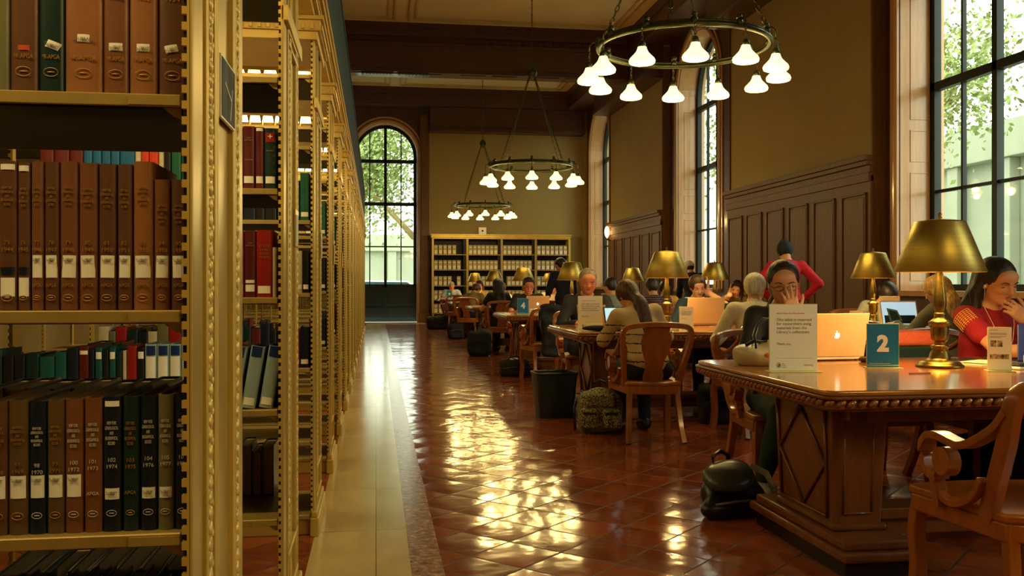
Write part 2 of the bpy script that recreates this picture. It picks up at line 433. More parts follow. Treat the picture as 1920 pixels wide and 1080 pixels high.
def arch_pts(hw, spring, z0, n=28):
    p = [(hw, z0)]+[(hw*math.cos(PI*i/n), spring+hw*math.sin(PI*i/n)) for i in range(n+1)]+[(-hw, z0)]
    return p
def arch_slab(b, hw, spring, z0, ow, otop, y0, y1, n=28, x0=None, x1=None):
    """slab with an arched opening; local x across, y depth, z up"""
    inn = arch_pts(hw, spring, z0, n); out = []
    xl, xr = (-ow if x0 is None else x0), (ow if x1 is None else x1)
    for i, (x, z) in enumerate(inn):
        if i == 0: out.append((xr, z0)); continue
        if i == len(inn)-1: out.append((xl, z0)); continue
        a = PI*(i-1)/n
        if a < PI/4: out.append((xr, spring+(otop-spring)*math.tan(a)))
        elif a > 3*PI/4: out.append((xl, spring+(otop-spring)*math.tan(PI-a)))
        else: out.append(((xr if math.cos(a) > 0 else -xl)*math.cos(a)/max(math.sin(a), .7), otop))
    N = len(inn); vs = [(x, y0, z) for x, z in inn]+[(x, y0, z) for x, z in out]+[(x, y1, z) for x, z in inn]+[(x, y1, z) for x, z in out]
    fs = []
    for i in range(N-1):
        fs.append((i, i+1, N+i+1, N+i)); fs.append((2*N+i, 3*N+i, 3*N+i+1, 2*N+i+1)); fs.append((i, 2*N+i, 2*N+i+1, i+1))
        fs.append((N+i, N+i+1, 3*N+i+1, 3*N+i))
    b.add(vs, fs)
HW, SPR, SILL = 1.28, 5.28, 1.1
def window(idx, Mx, hw, ow0, ow1, full):
    """Mx maps local (x across, y outward, z) to the world. y=0 is the recessed wood plane."""
    b = MB(); b.M = Mx
    arch_slab(b, hw, SPR, 0 if full else SILL, ow1, ZC, 0, .12, x0=-ow0, x1=ow1)
    b.m = 1; arch_slab(b, hw-.003, SPR, 0 if full else SILL, hw+.25, SPR+hw+.2, .03 if full else .004, .62); b.m = 0  # jamb reveal, daylight painted into the wood tone
    if not full: b.box(-ow0, ow1, 0, .62, 0, SILL)
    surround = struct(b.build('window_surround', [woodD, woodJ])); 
    b = MB(); b.M = Mx
    pr = [(-.05, -.02), (.05, -.02), (.05, .03), (.02, .05), (-.02, .05), (-.05, .03)]
    def ring(r_in, y, prof, z0):
        pts = [(p[0], y, p[1]) for p in arch_pts(r_in, SPR, z0, 40)]
        b.sweep(pts, prof, up=(0, -1, 0))
    z0 = 0 if full else SILL
    ring(hw+.06, -.01, pr, z0); ring(hw+.17, -.0, [(-.03, 0), (.03, 0), (.03, .025), (-.03, .025)], z0)
    # outer pilaster moulding and panel strips on the jamb
    for sx in (-1, 1):
        for (za, zb) in ((z0+.15, z0+1.55), (z0+1.7, z0+2.1), (z0+2.25, SPR-.2)):
            x = sx*(hw-.012)
            for (y0, y1) in ((.14, .155), (.40, .415)): b.box(min(x, sx*hw), max(x, sx*hw), y0, y1, za, zb)
            for z in (za, zb): b.box(min(x, sx*hw), max(x, sx*hw), .14, .415, z-.008, z+.008)
    if not full: b.box(-hw-.1, hw+.1, -.08, .5, SILL-.05, SILL+.02)
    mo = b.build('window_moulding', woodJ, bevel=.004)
    # iron frame
    Y0, Y1 = .42, .52
    f = MB(); f.M = Mx
    pts = [(p[0], .47, p[1]) for p in arch_pts(hw-.05, SPR, SILL+.03, 40)]
    f.sweep(pts, [(-.05, -.05), (.05, -.05), (.05, .05), (-.05, .05)], up=(0, 1, 0))
    f.box(-.045, .045, Y0, Y1, SILL, SPR+hw-.02)
    def half(z): return math.sqrt(max(hw*hw-max(z-SPR, 0)**2, 0))
    for z, t in ((SILL+.05, .05), (3.76, .055), (5.12, .055)): f.box(-hw, hw, Y0, Y1, z-t, z+t)
    for z in (2.40,): f.box(-hw, hw, .44, .5, z-.02, z+.02)
    q = hw*.5
    for x in (-q, q): f.box(x-.018, x+.018, .44, .5, SILL, SPR+math.sqrt(hw*hw-q*q)-.02)
    fo = f.build('window_frame', iron, bevel=.004)
    g = MB(); g.M = Mx
    pp = arch_pts(hw-.03, SPR, SILL+.03, 30)
    g.prism([(x, z) for x, z in pp], .468, .474, 'y')
    go = g.build('window_pane', glass)
    root = surround; root.name = 'window_%d' % idx
    for o in (mo, fo, go): o.parent = root
    if full:
        d = MB(); d.M = Mx
        d.box(-hw, hw, .40, .5, 0, SILL); 
        for x0_, x1_ in ((-hw+.1, -.08), (.08, hw-.1)): d.box(x0_, x1_, .385, .4, .12, .45); d.box(x0_, x1_, .385, .4, .55, SILL-.1)
        d.build('window_apron', iron, parent=root, bevel=.006)
for i, (yc, ya, yb) in enumerate(WINS):
    Mx = Matrix.Translation((6.74, yc, 0)) @ Matrix.Rotation(-PI/2, 4, 'Z')
    window(i+1, Mx, HW, yb-yc, yc-ya, False)
window(5, Matrix.Translation((.298, 29.62, 0)), .99, 1.35, 1.32, True)
# wood pilasters beside the end window
b = MB(); b.box(1.36, 1.66, 29.45, 29.7, 0, 6.6); b.box(1.40, 1.62, 29.42, 29.45, .3, 6.5); b.box(1.33, 1.69, 29.38, 29.7, 0, .3); b.box(-1.1, -.8, 29.5, 29.7, 0, 6.6)
S(b, 'trim_3', woodW, bevel=.01)
# wainscot with raised panels on each stretch of the right wall, and on the end wall corner
def wainscot(n, ya, yb, np_):
    b = MB(); X = XW
    b.box(X-.06, X+.0, ya, yb, 0, 2.66)                       # backing
    b.box(X-.10, X, ya, yb, 0, .32)
    b.box(X-.09, X, ya, yb, 2.58, 2.70)
    b.box(X-.07, X, ya, yb, 2.70, 2.80); b.box(X-.12, X, ya, yb, 2.80, 2.86); b.box(X-.16, X, ya-.0, yb, 2.86, 2.93)
    p = (yb-ya)/np_
    for i in range(np_):
        y0, y1 = ya+p*i+.1, ya+p*(i+1)-.1
        for (z0, z1) in ((.45, 2.44),):
            for a in ((y0, y0+.03, z0, z1), (y1-.03, y1, z0, z1), (y0, y1, z0, z0+.03), (y0, y1, z1-.03, z1)):
                b.box(X-.085, X-.06, *a)
            b.box(X-.075, X-.06, y0+.06, y1-.06, z0+.06, z1-.06)
    S(b, 'trim_%d' % n, woodW, bevel=.006)
for i, (a, c) in enumerate(secs[:4]): wainscot(4+i, a, c, 6)
# dark edge strips closing each tan field
b = MB()
for (a, c) in secs[:4]:
    for y0, y1 in ((a, a+.05), (c-.05, c)): b.box(XW-.03, XW+.0, y0, y1, 2.93, 6)
for (y0, y1) in ((11.65-.02, 11.65), (20.9-.02, 20.9), (7.95-.0, 7.97)): pass
for (a, c) in secs[1:4]:
    b.box(XW-.02, 7.0, a-.02, a, 0, 6.7)
    b.box(XW-.02, 7.0, c, c+.02, 0, 6.7)
S(b, 'trim_8', woodW)
# frieze and cornice, right wall and end wall
b = MB()
for (a, c) in secs: b.box(6.12, XW+.02, a, c, 5.98, 6.75)
b.box(6.02, 7.3, -6.2, YE, 6.75, ZC)
b.box(5.98, 6.1, -6.2, YE, 7.1, ZC); b.box(6.07, 6.12, 11.65, 16.8, 5.98, 6.06); b.box(6.07, 6.12, 20.9, 25.9, 5.98, 6.06)
S(b, 'trim_9', woodD, bevel=.01)
b = MB(); b.box(1.66, 6.6, 29.2, YE, 5.98, 6.75); b.box(-4, 6.1, 29.08, YE, 6.75, ZC); b.box(-4, 6.1, 29.0, YE, 7.12, ZC); b.box(1.66, 6.2, 29.15, 29.2, 5.98, 6.1)
S(b, 'trim_10', woodD, bevel=.01)
# beams with dentil rows
n = 11
for yb_ in (-4.6, 4.3, 13.2, 22.0):
    b = MB(); b.box(-4, 6.05, yb_, yb_+.7, 6.3, ZC); b.box(-4, 6.05, yb_+.08, yb_+.62, 6.19, 6.3)
    for z0, z1, d in ((7.15, 7.3, .14), (7.0, 7.15, .09), (6.78, 6.86, .035), (6.28, 6.36, .03)): b.box(-4, 6.05, yb_-d, yb_+.7+d, z0, z1)
    if yb_ > 13:
        for i in range(150): b.box(-2+i*.053, -2+i*.053+.03, yb_-.06, yb_, 6.88, 6.96)
    for x in (-1.5, .2, 2.0, 3.8):
        for i in range(2): b.box(x+i*.75, x+i*.75+.6, yb_+.2, yb_+.5, 6.17, 6.19)
    S(b, 'trim_%d' % n, woodD); n += 1
# coffer mouldings on the ceiling
b = MB()
for y0, y1 in ((5.3, 12.9), (14.2, 21.6), (23.0, 28.7)):
    for x0, x1 in ((-3.6, .45), (.72, 5.75)):
        for w, d in ((.0, .05), (.07, .03)):
            a = (x0+w*2, x1-w*2, y0+w*2, y1-w*2)
            for q in ((a[0], a[0]+.06, a[2], a[3]), (a[1]-.06, a[1], a[2], a[3]), (a[0], a[1], a[2], a[2]+.06), (a[0], a[1], a[3]-.06, a[3])):
                b.box(q[0], q[1], q[2], q[3], ZC-d, ZC)
S(b, 'trim_%d' % n, creamd, bevel=.01); n += 1
# skirting of the end wall
b = MB(); b.box(1.66, 6.5, 29.5, YE, 0, .25); S(b, 'baseboard_end', woodW, bevel=.01)
# steel grilles let into the underside of the beam
vent = mat('vent_steel', rgb(120, 126, 120), .4, .5)
for i, x in enumerate((-.35, .5)):
    b = MB(); b.box(x, x+.75, 22.16, 22.5, 6.155, 6.17)
    for k in range(9): b.box(x+.03+k*.08, x+.07+k*.08, 22.18, 22.48, 6.145, 6.155)
    tag(b.build('air_vent', vent), ['slim steel air vent under the ceiling beam, nearer the bookcases', 'slim steel air vent under the ceiling beam, second from the bookcases'][i], 'vent', 'air vents under the beam')
# wall bracket light by the far right window
t = thing('wall_sconce', 'small lit candle bulb on the right wall beside the farthest side window', 'wall lamp', (6.52, 25.55, 2.55))
MB().cyl((.02, 0, -.12), (-.1, 0, -.1), .015).lathe([(.03, -.1), (.05, -.07), (.02, -.04)], 12, (-.1, 0, 0)).build('bracket', brassd, t)
MB().ball((-.1, 0, .12), (.07, .07, .16), 12, 8).build('bulb', emis('sconce_glow', (1, .62, .2), 9), t, smooth=True)

# ---------------------------------------------------------------- outside
pave = mat('pale_paving', rgb(150, 156, 140), .9, var=.1, s=.6)
stone = mat('pale_stone_facade', rgb(146, 152, 134), .9, var=.06, s=1)
b = MB(); b.box(7.4, 60, -30, 90, -1.1, -1); b.box(-30, 7.4, 30.2, 90, -1.1, -.05)
S(b, 'trim_%d' % n, pave); n += 1
def facade(name, label, x0, y0, x1, y1, h):
    t = thing(name, label, 'building', (0, 0, 0))
    b = MB(); b.box(x0, x1, y0, y1, -1, h); b.build('wall', stone, t)
    p = MB()
    if x1-x0 < y1-y0:
        y = y0+.6
        while y < y1-.5: p.box(x0-.45, x0-.003, y, y+.7, -1, h-1); y += 3.2
        p.box(x0-.6, x0-.003, y0, y1, h-1, h+.4)
    else:
        x = x0+.6
        while x < x1-.5: p.box(x, x+.7, y0-.45, y0-.003, -1, h-1); x += 3.2
        p.box(x0, x1, y0-.6, y0-.003, h-1, h+.4)
    p.build('pilaster_row', stone, t, bevel=.03)
    return t
facade('stone_building', 'pale stone building seen faintly through the side windows', 24, 9, 27, 40, 7)
facade('stone_building', 'low pale building far beyond the arched end window', -22, 80, 26, 83, 5)
leafm = mat('pale_leaves', rgb(138, 156, 92), .7, var=.3, s=2)
nl = leafm.node_tree; bs = nl.nodes['Principled BSDF']; bs.inputs['Transmission Weight'].default_value = 0
bark = mat('pale_bark', rgb(150, 130, 90), .9, var=.25, s=6, bmp=.3)
def tree(label, x, y, h, lean, seed, nleaf=1500, spread=3.2, base_h=.45):
    rnd = random.Random(seed); t = thing('tree', label, 'tree', (x, y, -1), 0, 'trees outside the windows')
    b = MB(); tips = []
    def limb(p, d, L, r, dep):
        pts = [p]; q = p.copy(); dd = d.copy()
        for i in range(5):
            dd = (dd+Vector((rnd.uniform(-.15, .15), rnd.uniform(-.15, .15), rnd.uniform(-.05, .1)))).normalized(); q = q+dd*L/5; pts.append(q.copy())
        b.tube(pts, r, 8, scales=[1-.12*i for i in range(6)])
        if dep == 0: tips.extend(pts[2:]); return
        for i in range(3 if dep > 1 else 3):
            e = (dd+Vector((rnd.uniform(-.9, .9), rnd.uniform(-.9, .9), rnd.uniform(-.1, .6)))).normalized()
            limb(pts[rnd.choice((3, 4, 5))], e, L*.62, r*.5, dep-1)
        if dep < 3: tips.extend(pts[3:])
    limb(Vector((0, 0, 0)), Vector((lean, 0, 1)).normalized(), h*base_h, .24, 3)
    b.build('trunk', bark, t, smooth=True)
    f = MB()
    for i in range(nleaf):
        c = rnd.choice(tips)+Vector((rnd.gauss(0, spread*.22), rnd.gauss(0, spread*.22), rnd.gauss(0, spread*.2)))
        s_ = rnd.uniform(.06, .13); a = Vector((rnd.gauss(0, 1), rnd.gauss(0, 1), rnd.gauss(0, 1))).normalized(); u = a.orthogonal().normalized(); w = a.cross(u)
        f.add([tuple(c-u*s_), tuple(c+w*s_*.55+a*.02), tuple(c+u*s_), tuple(c-w*s_*.55+a*.02)], [(0, 1, 2, 3)])
    f.build('foliage', leafm, t)
    return t
tree('tall leafy tree with a leaning pale trunk outside the arched end window', 4.2, 36, 11, -.5, 3, 16000, 4.2)
tree('leafy tree farther back outside the arched end window', -3.6, 52, 13, .1, 5, 8000, 4.5)
tree('leafy tree outside the nearest side window', 16, 14.5, 11, .05, 8, 12000, 3.5)
tree('leafy tree outside the second side window', 15, 27, 11, -.1, 11, 9000, 3.5)
# parked car seen at the foot of the end window
t = thing('car', 'white parked car glimpsed low through the arched end window', 'car', (.5, 42, -.05), 0)
b = MB(); b.prism([(-2.1, .35), (2.1, .35), (2.15, .8), (1.5, .95), (.9, 1.4), (-1.0, 1.42), (-1.7, .98), (-2.15, .9)], -.8, .8, 'y'); b.build('body', whitep, t, bevel=.06, seg=3)
b = MB(); b.prism([(.85, 1.34), (1.38, .97), (-1.55, .97), (-.97, 1.36)], -.81, .81, 'y'); b.build('side_window', mat('car_glass', rgb(60, 80, 90), .1), t)
for x in (-1.3, 1.3):
    for y in (-.78, .6): MB().cyl((x, y, .33), (x, y+.2, .33), .33, n=20).build('wheel', blackp, t)
# ================================================================ BOOKCASES
TIERS = [.10, .45, .80, 1.158, 1.505, 1.86, 2.20]
def make_range(label, loc, L=1.75):
    t = thing('bookcase', label, 'bookcase', loc, 0, 'gilded double-sided bookcases along the walkway')
    # end panel with ornamented frame
    b = MB(); b.box(-.018, -.006, .03, .535, .1, 2.44)
    b.box(-.009, -.0, 0, .09, .0, 2.44); b.box(-.009, -.0, .475, .565, 0, 2.44)
    sm(b.build('end_panel', goldp, t, bevel=.004))
    b = MB()
    for y in (.100, .185, .205, .40, .42, .47):
        b.box(-.008, .006, y, y+.012, .14, 2.44)
    for z in (.16, .30, 1.99, 2.03, 2.10, 2.36):
        b.box(-.008, .008, .11, .47, z, z+.014)
    b.box(-.01, .014, 0, .565, 2.04, 2.09)
    sm(b.build('panel_moulding', gold, t, bevel=.003))
    b = MB()
    for y0 in (.115, .435):
        b.box(-.006, .002, y0, y0+.06, .32, 1.99)
        z = .34; k = 0
        while z < 1.97:
            b.ball((.002, y0+.03, z), (.006, .018, .013), 6, 4); b.ball((.002, y0+.008+.044*(k % 2), z+.014), (.004, .006, .008), 5, 4)
            z += .027; k += 1
    b.build('carved_moulding', goldk, t, smooth=True)
    b = MB(); b.box(-.02, .022, -.012, .577, 0, .09); b.box(-.015, .014, -.006, .571, .09, .12); b.box(-L, -.02, .03, .535, 0, .085)
    b.build('plinth', gold, t, bevel=.006)
    b = MB(); b.box(-L, .03, -.03, .595, 2.40, 2.45); b.box(-L, .015, -.015, .58, 2.36, 2.40); b.box(-L, .045, -.045, .61, 2.45, 2.47)
    for i in range(19): b.box(.03, .04, -.02+i*.033, -.004+i*.033, 2.405, 2.43)
    for i in range(40): b.box(-.02-i*.04, -.002-i*.04, -.042, -.03, 2.405, 2.43)
    b.build('cornice', gold, t, bevel=.003)
    # slotted uprights with rows of teeth
    for x in (0, -1.0, -L+.045):
        for y0, y1 in ((.0, .03), (.535, .565)):
            b = MB(); b.box(x-.009, x-.001, y0, y1, .0, 2.42)
            z = .12
            while z < 2.35: b.box(x-.017, x-.009, y0, y1, z, z+.0125); z += .0252
            b.m = 1; b.box(x-.0165, x-.0091, y0+.012, y1-.006, .1, 2.36)  # dark strip paints the shade in the gaps between teeth
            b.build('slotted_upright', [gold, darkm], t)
    for i, z in enumerate(TIERS):
        for a, c in ((-1.0, -.021), (-L+.03, -1.021)):
            b = MB(); b.box(a, c, .016, .549, z-.014, z); b.box(a, c, .012, .018, z-.02, z); b.box(a, c, .547, .553, z-.02, z)
            b.m = 1; b.box(a+.004, c-.004, .03, .535, z-.022, z-.015); b.m = 0  # near-black layer paints the shade on the shelf underside
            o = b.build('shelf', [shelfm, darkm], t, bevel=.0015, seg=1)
            if a > -1.1:
                b = MB(); b.prism([(-.022, z-.02), (-.022, z-.038), (-.034, z-.034), (-.05, z-.02)], .02, .026, 'y'); b.box(-.10, -.022, .008, .014, z-.018, z-.004)
                b.build('shelf_bracket', shelfm, o)
    return t
R0, RP = 1.55, 1.49
rng0 = make_range('gilded steel bookcase nearest the camera, with a black notice on its end panel', (-.29, R0, 0))
NR = 16
for k in range(1, NR):
    dup(rng0, 'gilded steel bookcase, %s from the camera along the marble walkway' % ORD[k+1], (-.29, R0+RP*k, 0))
# brass label holders on the end panels
for k in range(1, 9):
    t = thing('label_holder', 'brass shelf-label holder on the end panel of the %s bookcase' % ORD[k+1], 'label holder', (-.281, R0+RP*k+.24, 1.33), 0, 'label holders on bookcase ends')
    MB().box(0, .008, 0, .1, 0, .13).build('frame', goldp, t, bevel=.002)
    MB().box(.008, .010, .012, .088, .015, .11).build('card', paper, t)
# notice on the first end panel
t = thing('notice', 'small black notice with a pale border and streak, on the nearest bookcase end', 'notice', (-.288, 1.785, 1.51))
b = MB(); b.box(0, .005, 0, .165, 0, .118); b.build('border', white, t)
nm, nb_ = base('notice_print', rgb(28, 30, 30), .75); nt = tex(nm, s=14, scale=(1, 2, .6), detail=5)
nr = ramp(nm, nt.outputs['Fac'], [(.4, rgb(14, 16, 16)), (.62, rgb(70, 76, 72))]); nodes(nm)[1].new(nr.outputs['Color'], nb_.inputs['Base Color'])
b = MB(); b.box(.005, .006, .004, .161, .004, .114); b.build('print', nm, t)
b = MB(); b.prism([(.10, .01), (.106, .01), (.13, .075), (.127, .075)], .006, .0066, 'x'); b.prism([(.04, .07), (.04, .074), (.12, .05), (.12, .047)], .006, .0066, 'x'); b.build('pale_streak', paper, t)
# continuous entablature over the bookcase ends and dark fascia above it
b = MB(); b.box(-.42, -.29, .6, 24.6, 2.47, 2.62); b.box(-.42, -.272, .6, 24.6, 2.50, 2.53); b.box(-.42, -.255, .6, 24.6, 2.565, 2.60); b.box(-.42, -.245, .6, 24.6, 2.60, 2.63)
for i in range(560): b.box(-.29, -.268, .6+i*.0428, .62+i*.0428, 2.535, 2.562)
S(b, 'trim_%d' % n, gold); n += 1
b = MB(); b.box(-.45, -.29, .6, 24.65, 2.63, 3.54); b.box(-.47, -.283, .6, 24.65, 3.54, 3.60)
S(b, 'trim_%d' % n, teal); n += 1
# tube lights between the bookcases
tubeg = emis('tube_glow', (1.0, .80, .38), 16)
for k in range(-1, 14):
    y = R0+RP*k+.565+(RP-.565)/2
    t = thing('tube_light', 'glowing tube light in the aisle beyond the %s bookcase from the camera' % ORD[k+1] if k >= 0 else 'tube light above the aisle in front of the nearest bookcase', 'tube light', (-.45, y, 2.46), 0, 'tube lights in the bookcase aisles')
    MB().box(-1.45, .10, -.05, .05, -.03, .0).build('housing', gold, t, bevel=.004)
    MB().cyl((-1.4, 0, -.05), (.06, 0, -.05), .02, n=10).build('tube', tubeg, t, smooth=True)
    b = MB()
    for i in range(16): b.prism([(-1.38+i*.09, -.03), (-1.355+i*.09, -.03), (-1.367+i*.09, -.10)], -.045, .045, 'y')
    b.build('louvre', gold, t)
    if k < 9:
        l = bpy.data.lights.new('tube_lamp', 'AREA'); l.shape = 'RECTANGLE'; l.size = 1.3; l.size_y = .06; l.energy = P_TUBE; l.color = WARM
        lo = bpy.data.objects.new('tube_lamp', l); C.objects.link(lo); lo.location = (-.67, 0, -.11); lo.parent = t

# ================================================================ BOOKS
def r_of(u): return math.tan(math.atan((u-960)/1750)+rad(YAW))
BM = {}
def leather(name, c):
    return mat(name, rgb(*c), .36, var=.22, s=14, scale=(1, 1, .35), bmp=.12, bd=.002)
brown = leather('brown_buckram', (122, 76, 46)); brown2 = leather('worn_brown_buckram', (98, 64, 42)); tanb = leather('tan_buckram', (150, 98, 60))
olive = leather('olive_brown_buckram', (96, 74, 42)); navy = leather('navy_buckram', (14, 26, 46)); dgreen = leather('dark_green_buckram', (14, 44, 40))
sage = leather('grey_green_buckram', (110, 108, 74)); red = leather('red_cloth', (150, 28, 24)); maroon = leather('maroon_cloth', (92, 26, 28))
blue = leather('blue_cloth', (26, 92, 140)); tealc = leather('teal_cloth', (20, 84, 84)); green = leather('green_cloth', (24, 92, 70)); orange = leather('orange_cloth', (206, 60, 28))
blackc = leather('black_cloth', (22, 22, 24)); cobalt = leather('cobalt_cloth', (18, 48, 110)); ivory = leather('ivory_cloth', (200, 188, 160)); pale = leather('pale_blue_cloth', (150, 176, 184))
def book_mesh(w, h, d, cm, roundf=.006):
    key = (round(w, 3), round(h, 3), round(d, 3), cm.name)
    if key in BM: return BM[key]
    b = MB(); N = 8; bd = .003
    out = [(w/2, d)]+[(w/2*math.cos(PI*i/N), roundf*(1-math.sin(PI*i/N))) for i in range(N+1)]+[(-w/2, d)]
    inn = [(w/2-bd, d)]+[((w/2-bd)*math.cos(PI*i/N), roundf*(1-math.sin(PI*i/N))+bd) for i in range(N+1)]+[(-w/2+bd, d)]
    m = len(out); vs = [(x, y, z) for z in (0, h) for (x, y) in out]+[(x, y, z) for z in (0, h) for (x, y) in inn]
    fs = []
    for i in range(m-1):
        fs += [(i+1, i, m+i, m+i+1), (2*m+i, 2*m+i+1, 3*m+i+1, 3*m+i), (i, i+1, 2*m+i+1, 2*m+i), (m+i+1, m+i, 3*m+i, 3*m+i+1)]
    fs += [(0, 2*m, 3*m, m), (m-1, 2*m-1, 4*m-1, 3*m-1)]
    b.add(vs, fs); cov = b.mesh('cover', cm); smooth_by_angle(cov, 50)
    b = MB(); b.box(-w/2+bd, w/2-bd, roundf+bd, d-.006, .004, h-.005); pg = b.mesh('pages', pages)
    BM[key] = (cov, pg); return BM[key]
pages = mat('page_block', rgb(150, 128, 88), .85, var=.25, s=90, scale=(8, 1, .05))
LB = {}
def labelmesh(w, h, m, rf=.006):
    b = MB(); N = 8; hw = w/2
    key = (round(w, 3), round(h, 3), m.name)
    if key in LB: return LB[key]
    pts = [(hw*.999*math.cos(PI*i/N), -.0007+rf*(1-math.sin(PI*i/N))) for i in range(1, N)]
    vs = [(x, y, z) for z in (0, h) for x, y in pts]; k = len(pts)
    b.add(vs, [(i+1, i, k+i, k+i+1) for i in range(k-1)]); LB[key] = b.mesh('spine_label', m); return LB[key]
def ringmesh(m, w):
    key = ('ring', m.name, round(w, 3))
    if key in LB: return LB[key]
    b = MB(); b.tube([(w*math.cos(2*PI*i/16), -.0008, w*.62*math.sin(2*PI*i/16)) for i in range(16)], .0006, 5, closed=True)
    b.box(-w*.5, w*.5, -.0012, 0, -.0008, .0008); LB[key] = b.mesh('emblem', m, True); return LB[key]
def addo(name, me, parent, loc=(0, 0, 0), rot=(0, 0, 0)):
    o = bpy.data.objects.new(name, me); C.objects.link(o); o.parent = parent; o.location = loc; o.rotation_euler = rot; return o
def book(label, x, y, z, w, h, d, cm, group, rz=0, tilt=0, deco=(), ink_=None):
    t = thing('book', label, 'book', (x, y, z), 0, group)
    t.rotation_euler = (0, tilt, rz)
    cov, pg = book_mesh(w, h, d, cm)
    addo('cover', cov, t); addo('pages', pg, t)
    for k in deco:
        if k[0] == 'label':      # z0, height, material, tilt
            o = addo('spine_label', labelmesh(min(w*.86, k[4] if len(k) > 4 else .1), k[2], k[3] if len(k) > 3 else white), t, (0, -.0006, k[1]))
            if len(k) > 5: o.rotation_euler = (0, k[5], 0)
            if len(k) > 6: text('lettering', k[6], .0075, ink, o, (0, -.0022, k[2]-.010), fit=w*.62)
        elif k[0] == 'text':     # z, body, size
            text('spine_lettering', k[2], k[3], k[4] if len(k) > 4 else goldink, t, (0, -.0014, k[1]), fit=w*.72, lead=k[5] if len(k) > 5 else 1.0, bold=.0)
        elif k[0] == 'ring': addo('spine_emblem', ringmesh(k[2] if len(k) > 2 else goldink, min(.012, w*.3)), t, (0, -.0006, k[1]))
    return t
Y1 = R0+.035
def px_row(edges, z, cols, hs, shelf, group, deco, cname):
    for i, (a, c) in enumerate(edges):
        xa, xc = Y1*r_of(a), Y1*r_of(c); w = xc-xa-.0008
        kk = len(edges)-i
        lab = '%s, %s from the post, %s' % (cname[i], ORD[kk], shelf)
        h = hs[i] if hasattr(hs, '__len__') else hs
        book(lab, (xa+xc)/2, Y1, z+.0005, w, h, .19, cols[i], group, deco=deco(i, w, h))
# top row
years = ['', '60\n1929', '61\n1930', '62\n1931', '63\n1932', '64\n1933', '65\n1934']
e = [(-22, 16), (18, 70), (72, 119), (121, 191), (193, 240), (242, 294), (297, 349)]
def d1(i, w, h):
    if i == 0: return [('text', .20, 'NEW', .012)]
    L = [('text', .168, years[i], .012, goldink, 1.1), ('text', .212, 'RECORD', .0105), ('text', .055, '*R-APGA', .0105), ('ring', .034)]
    if i == 1: L.append(('label', .068, .008, redink, .024))
    else: L.append(('label', .072+.012*(i == 3), .0125, white, .027, (0, 0, .35, .02, 0, 0, -.2)[i], 'To-LIBRARY'))
    return L
px_row(e, 1.505, [sage, brown2, dgreen, tanb, brown, tanb, brown2], .29, 'top row nearest camera', 'large bound volumes on the top visible shelf', d1,
       ['olive green book cut off by the frame', 'greyish brown 1929 volume with a red mark', 'dark green 1930 volume, tilted label', 'wide tan 1931 volume', 'brown 1932 volume', 'tan 1933 volume', 'dark brown 1934 volume'])
# middle row
e = [(-4, 31), (31.5, 56), (57, 81), (82, 110), (111, 145), (147, 182), (184, 217), (219, 247), (249, 286), (288, 318), (320, 350)]
hs = [.238, .236, .238, .238, .239, .237, .236, .236, .241, .212, .212]
TT = 'NEW YORK\nGENEALOGICAL\nAND\nBIOGRAPHICAL\nRECORD'
def d2(i, w, h):
    L = [('text', h-.045, TT, .0062, goldink, 1.05), ('text', .105, '%d\n%d' % (75+i, 1944+i), .0095, goldink, 1.2), ('ring', .02)]
    if i < 2: L += [('label', .022, .03, white), ('label', h-.014, .009, white), ('label', .057, .012, navy)]
    else: L += [('label', .052, .036, white, .1, random.uniform(-.02, .04), 'To-LIBRARY'), ('text', .037, 'APGA', .0085)]
    return L
yr = ['1944', '1945', '1946', '1947', '1948', '1949', '1950', '1951', '1952', '1953', '1954']
nm2 = ['brown %s volume, %s' % (yr[i], 'low label and navy band' if i < 2 else 'square label') for i in range(11)]
px_row(e, 1.158, [brown2, brown2]+[brown, brown2, brown, brown, brown2, brown2, tanb, brown, brown2], hs, 'middle row nearest camera', 'brown bound volumes on the middle shelf', d2, nm2)
# lower row
e = [(-22, 13), (14, 52), (53, 86), (87, 120), (121, 155), (157, 191), (192, 227), (229, 260), (262, 294), (295, 325), (327, 357)]
cc = [brown2, olive, navy, olive, brown, brown, navy, dgreen, navy, sage, navy]
hs = [.213, .214, .212, .214, .215, .216, .218, .217, .219, .220, .220]
TB = ['NEW YORK\nGENEALOGICAL\nAND\nBIOGRAPHICAL\nRECORD']
def d3(i, w, h):
    mt = whiteink if i in (2, 4, 5, 6, 8, 9, 10) else goldink
    L = [('text', h-.045, TT, .0062 if i < 4 else .0078, mt, 1.05), ('text', h-.105, '%d\n%d' % (96+i, 1968+i), .009, mt, 1.2)]
    if i in (0, 1, 2, 3, 4): L.append(('label', .058, .036, white, .1, 0, 'To-LIBRARY'))
    elif i in (6, 8, 9): L.append(('label', .052, .018, white, .1, 0, 'To-LIBRARY'))
    if i in (6, ): L.append(('label', h-.016, .009, white))
    if i == 5 or i == 7: L.append(('text', .06, 'APGA', .008, mt))
    L.append(('ring', .03, mt))
    return L
nm3 = ['brown volume cut off by the frame', 'olive brown volume with a white label', 'navy volume with a white label', 'olive brown volume with a higher gold title', 'brown volume with white capitals and a label',
       'brown volume with white capitals and no label', 'navy volume with two white labels', 'dark green volume with gold capitals', 'navy volume with a small white label', 'grey green volume with white capitals', 'navy volume with no label']
px_row(e, .80, cc, hs, 'lower row nearest camera', 'bound volumes on the lower shelf', d3, nm3)
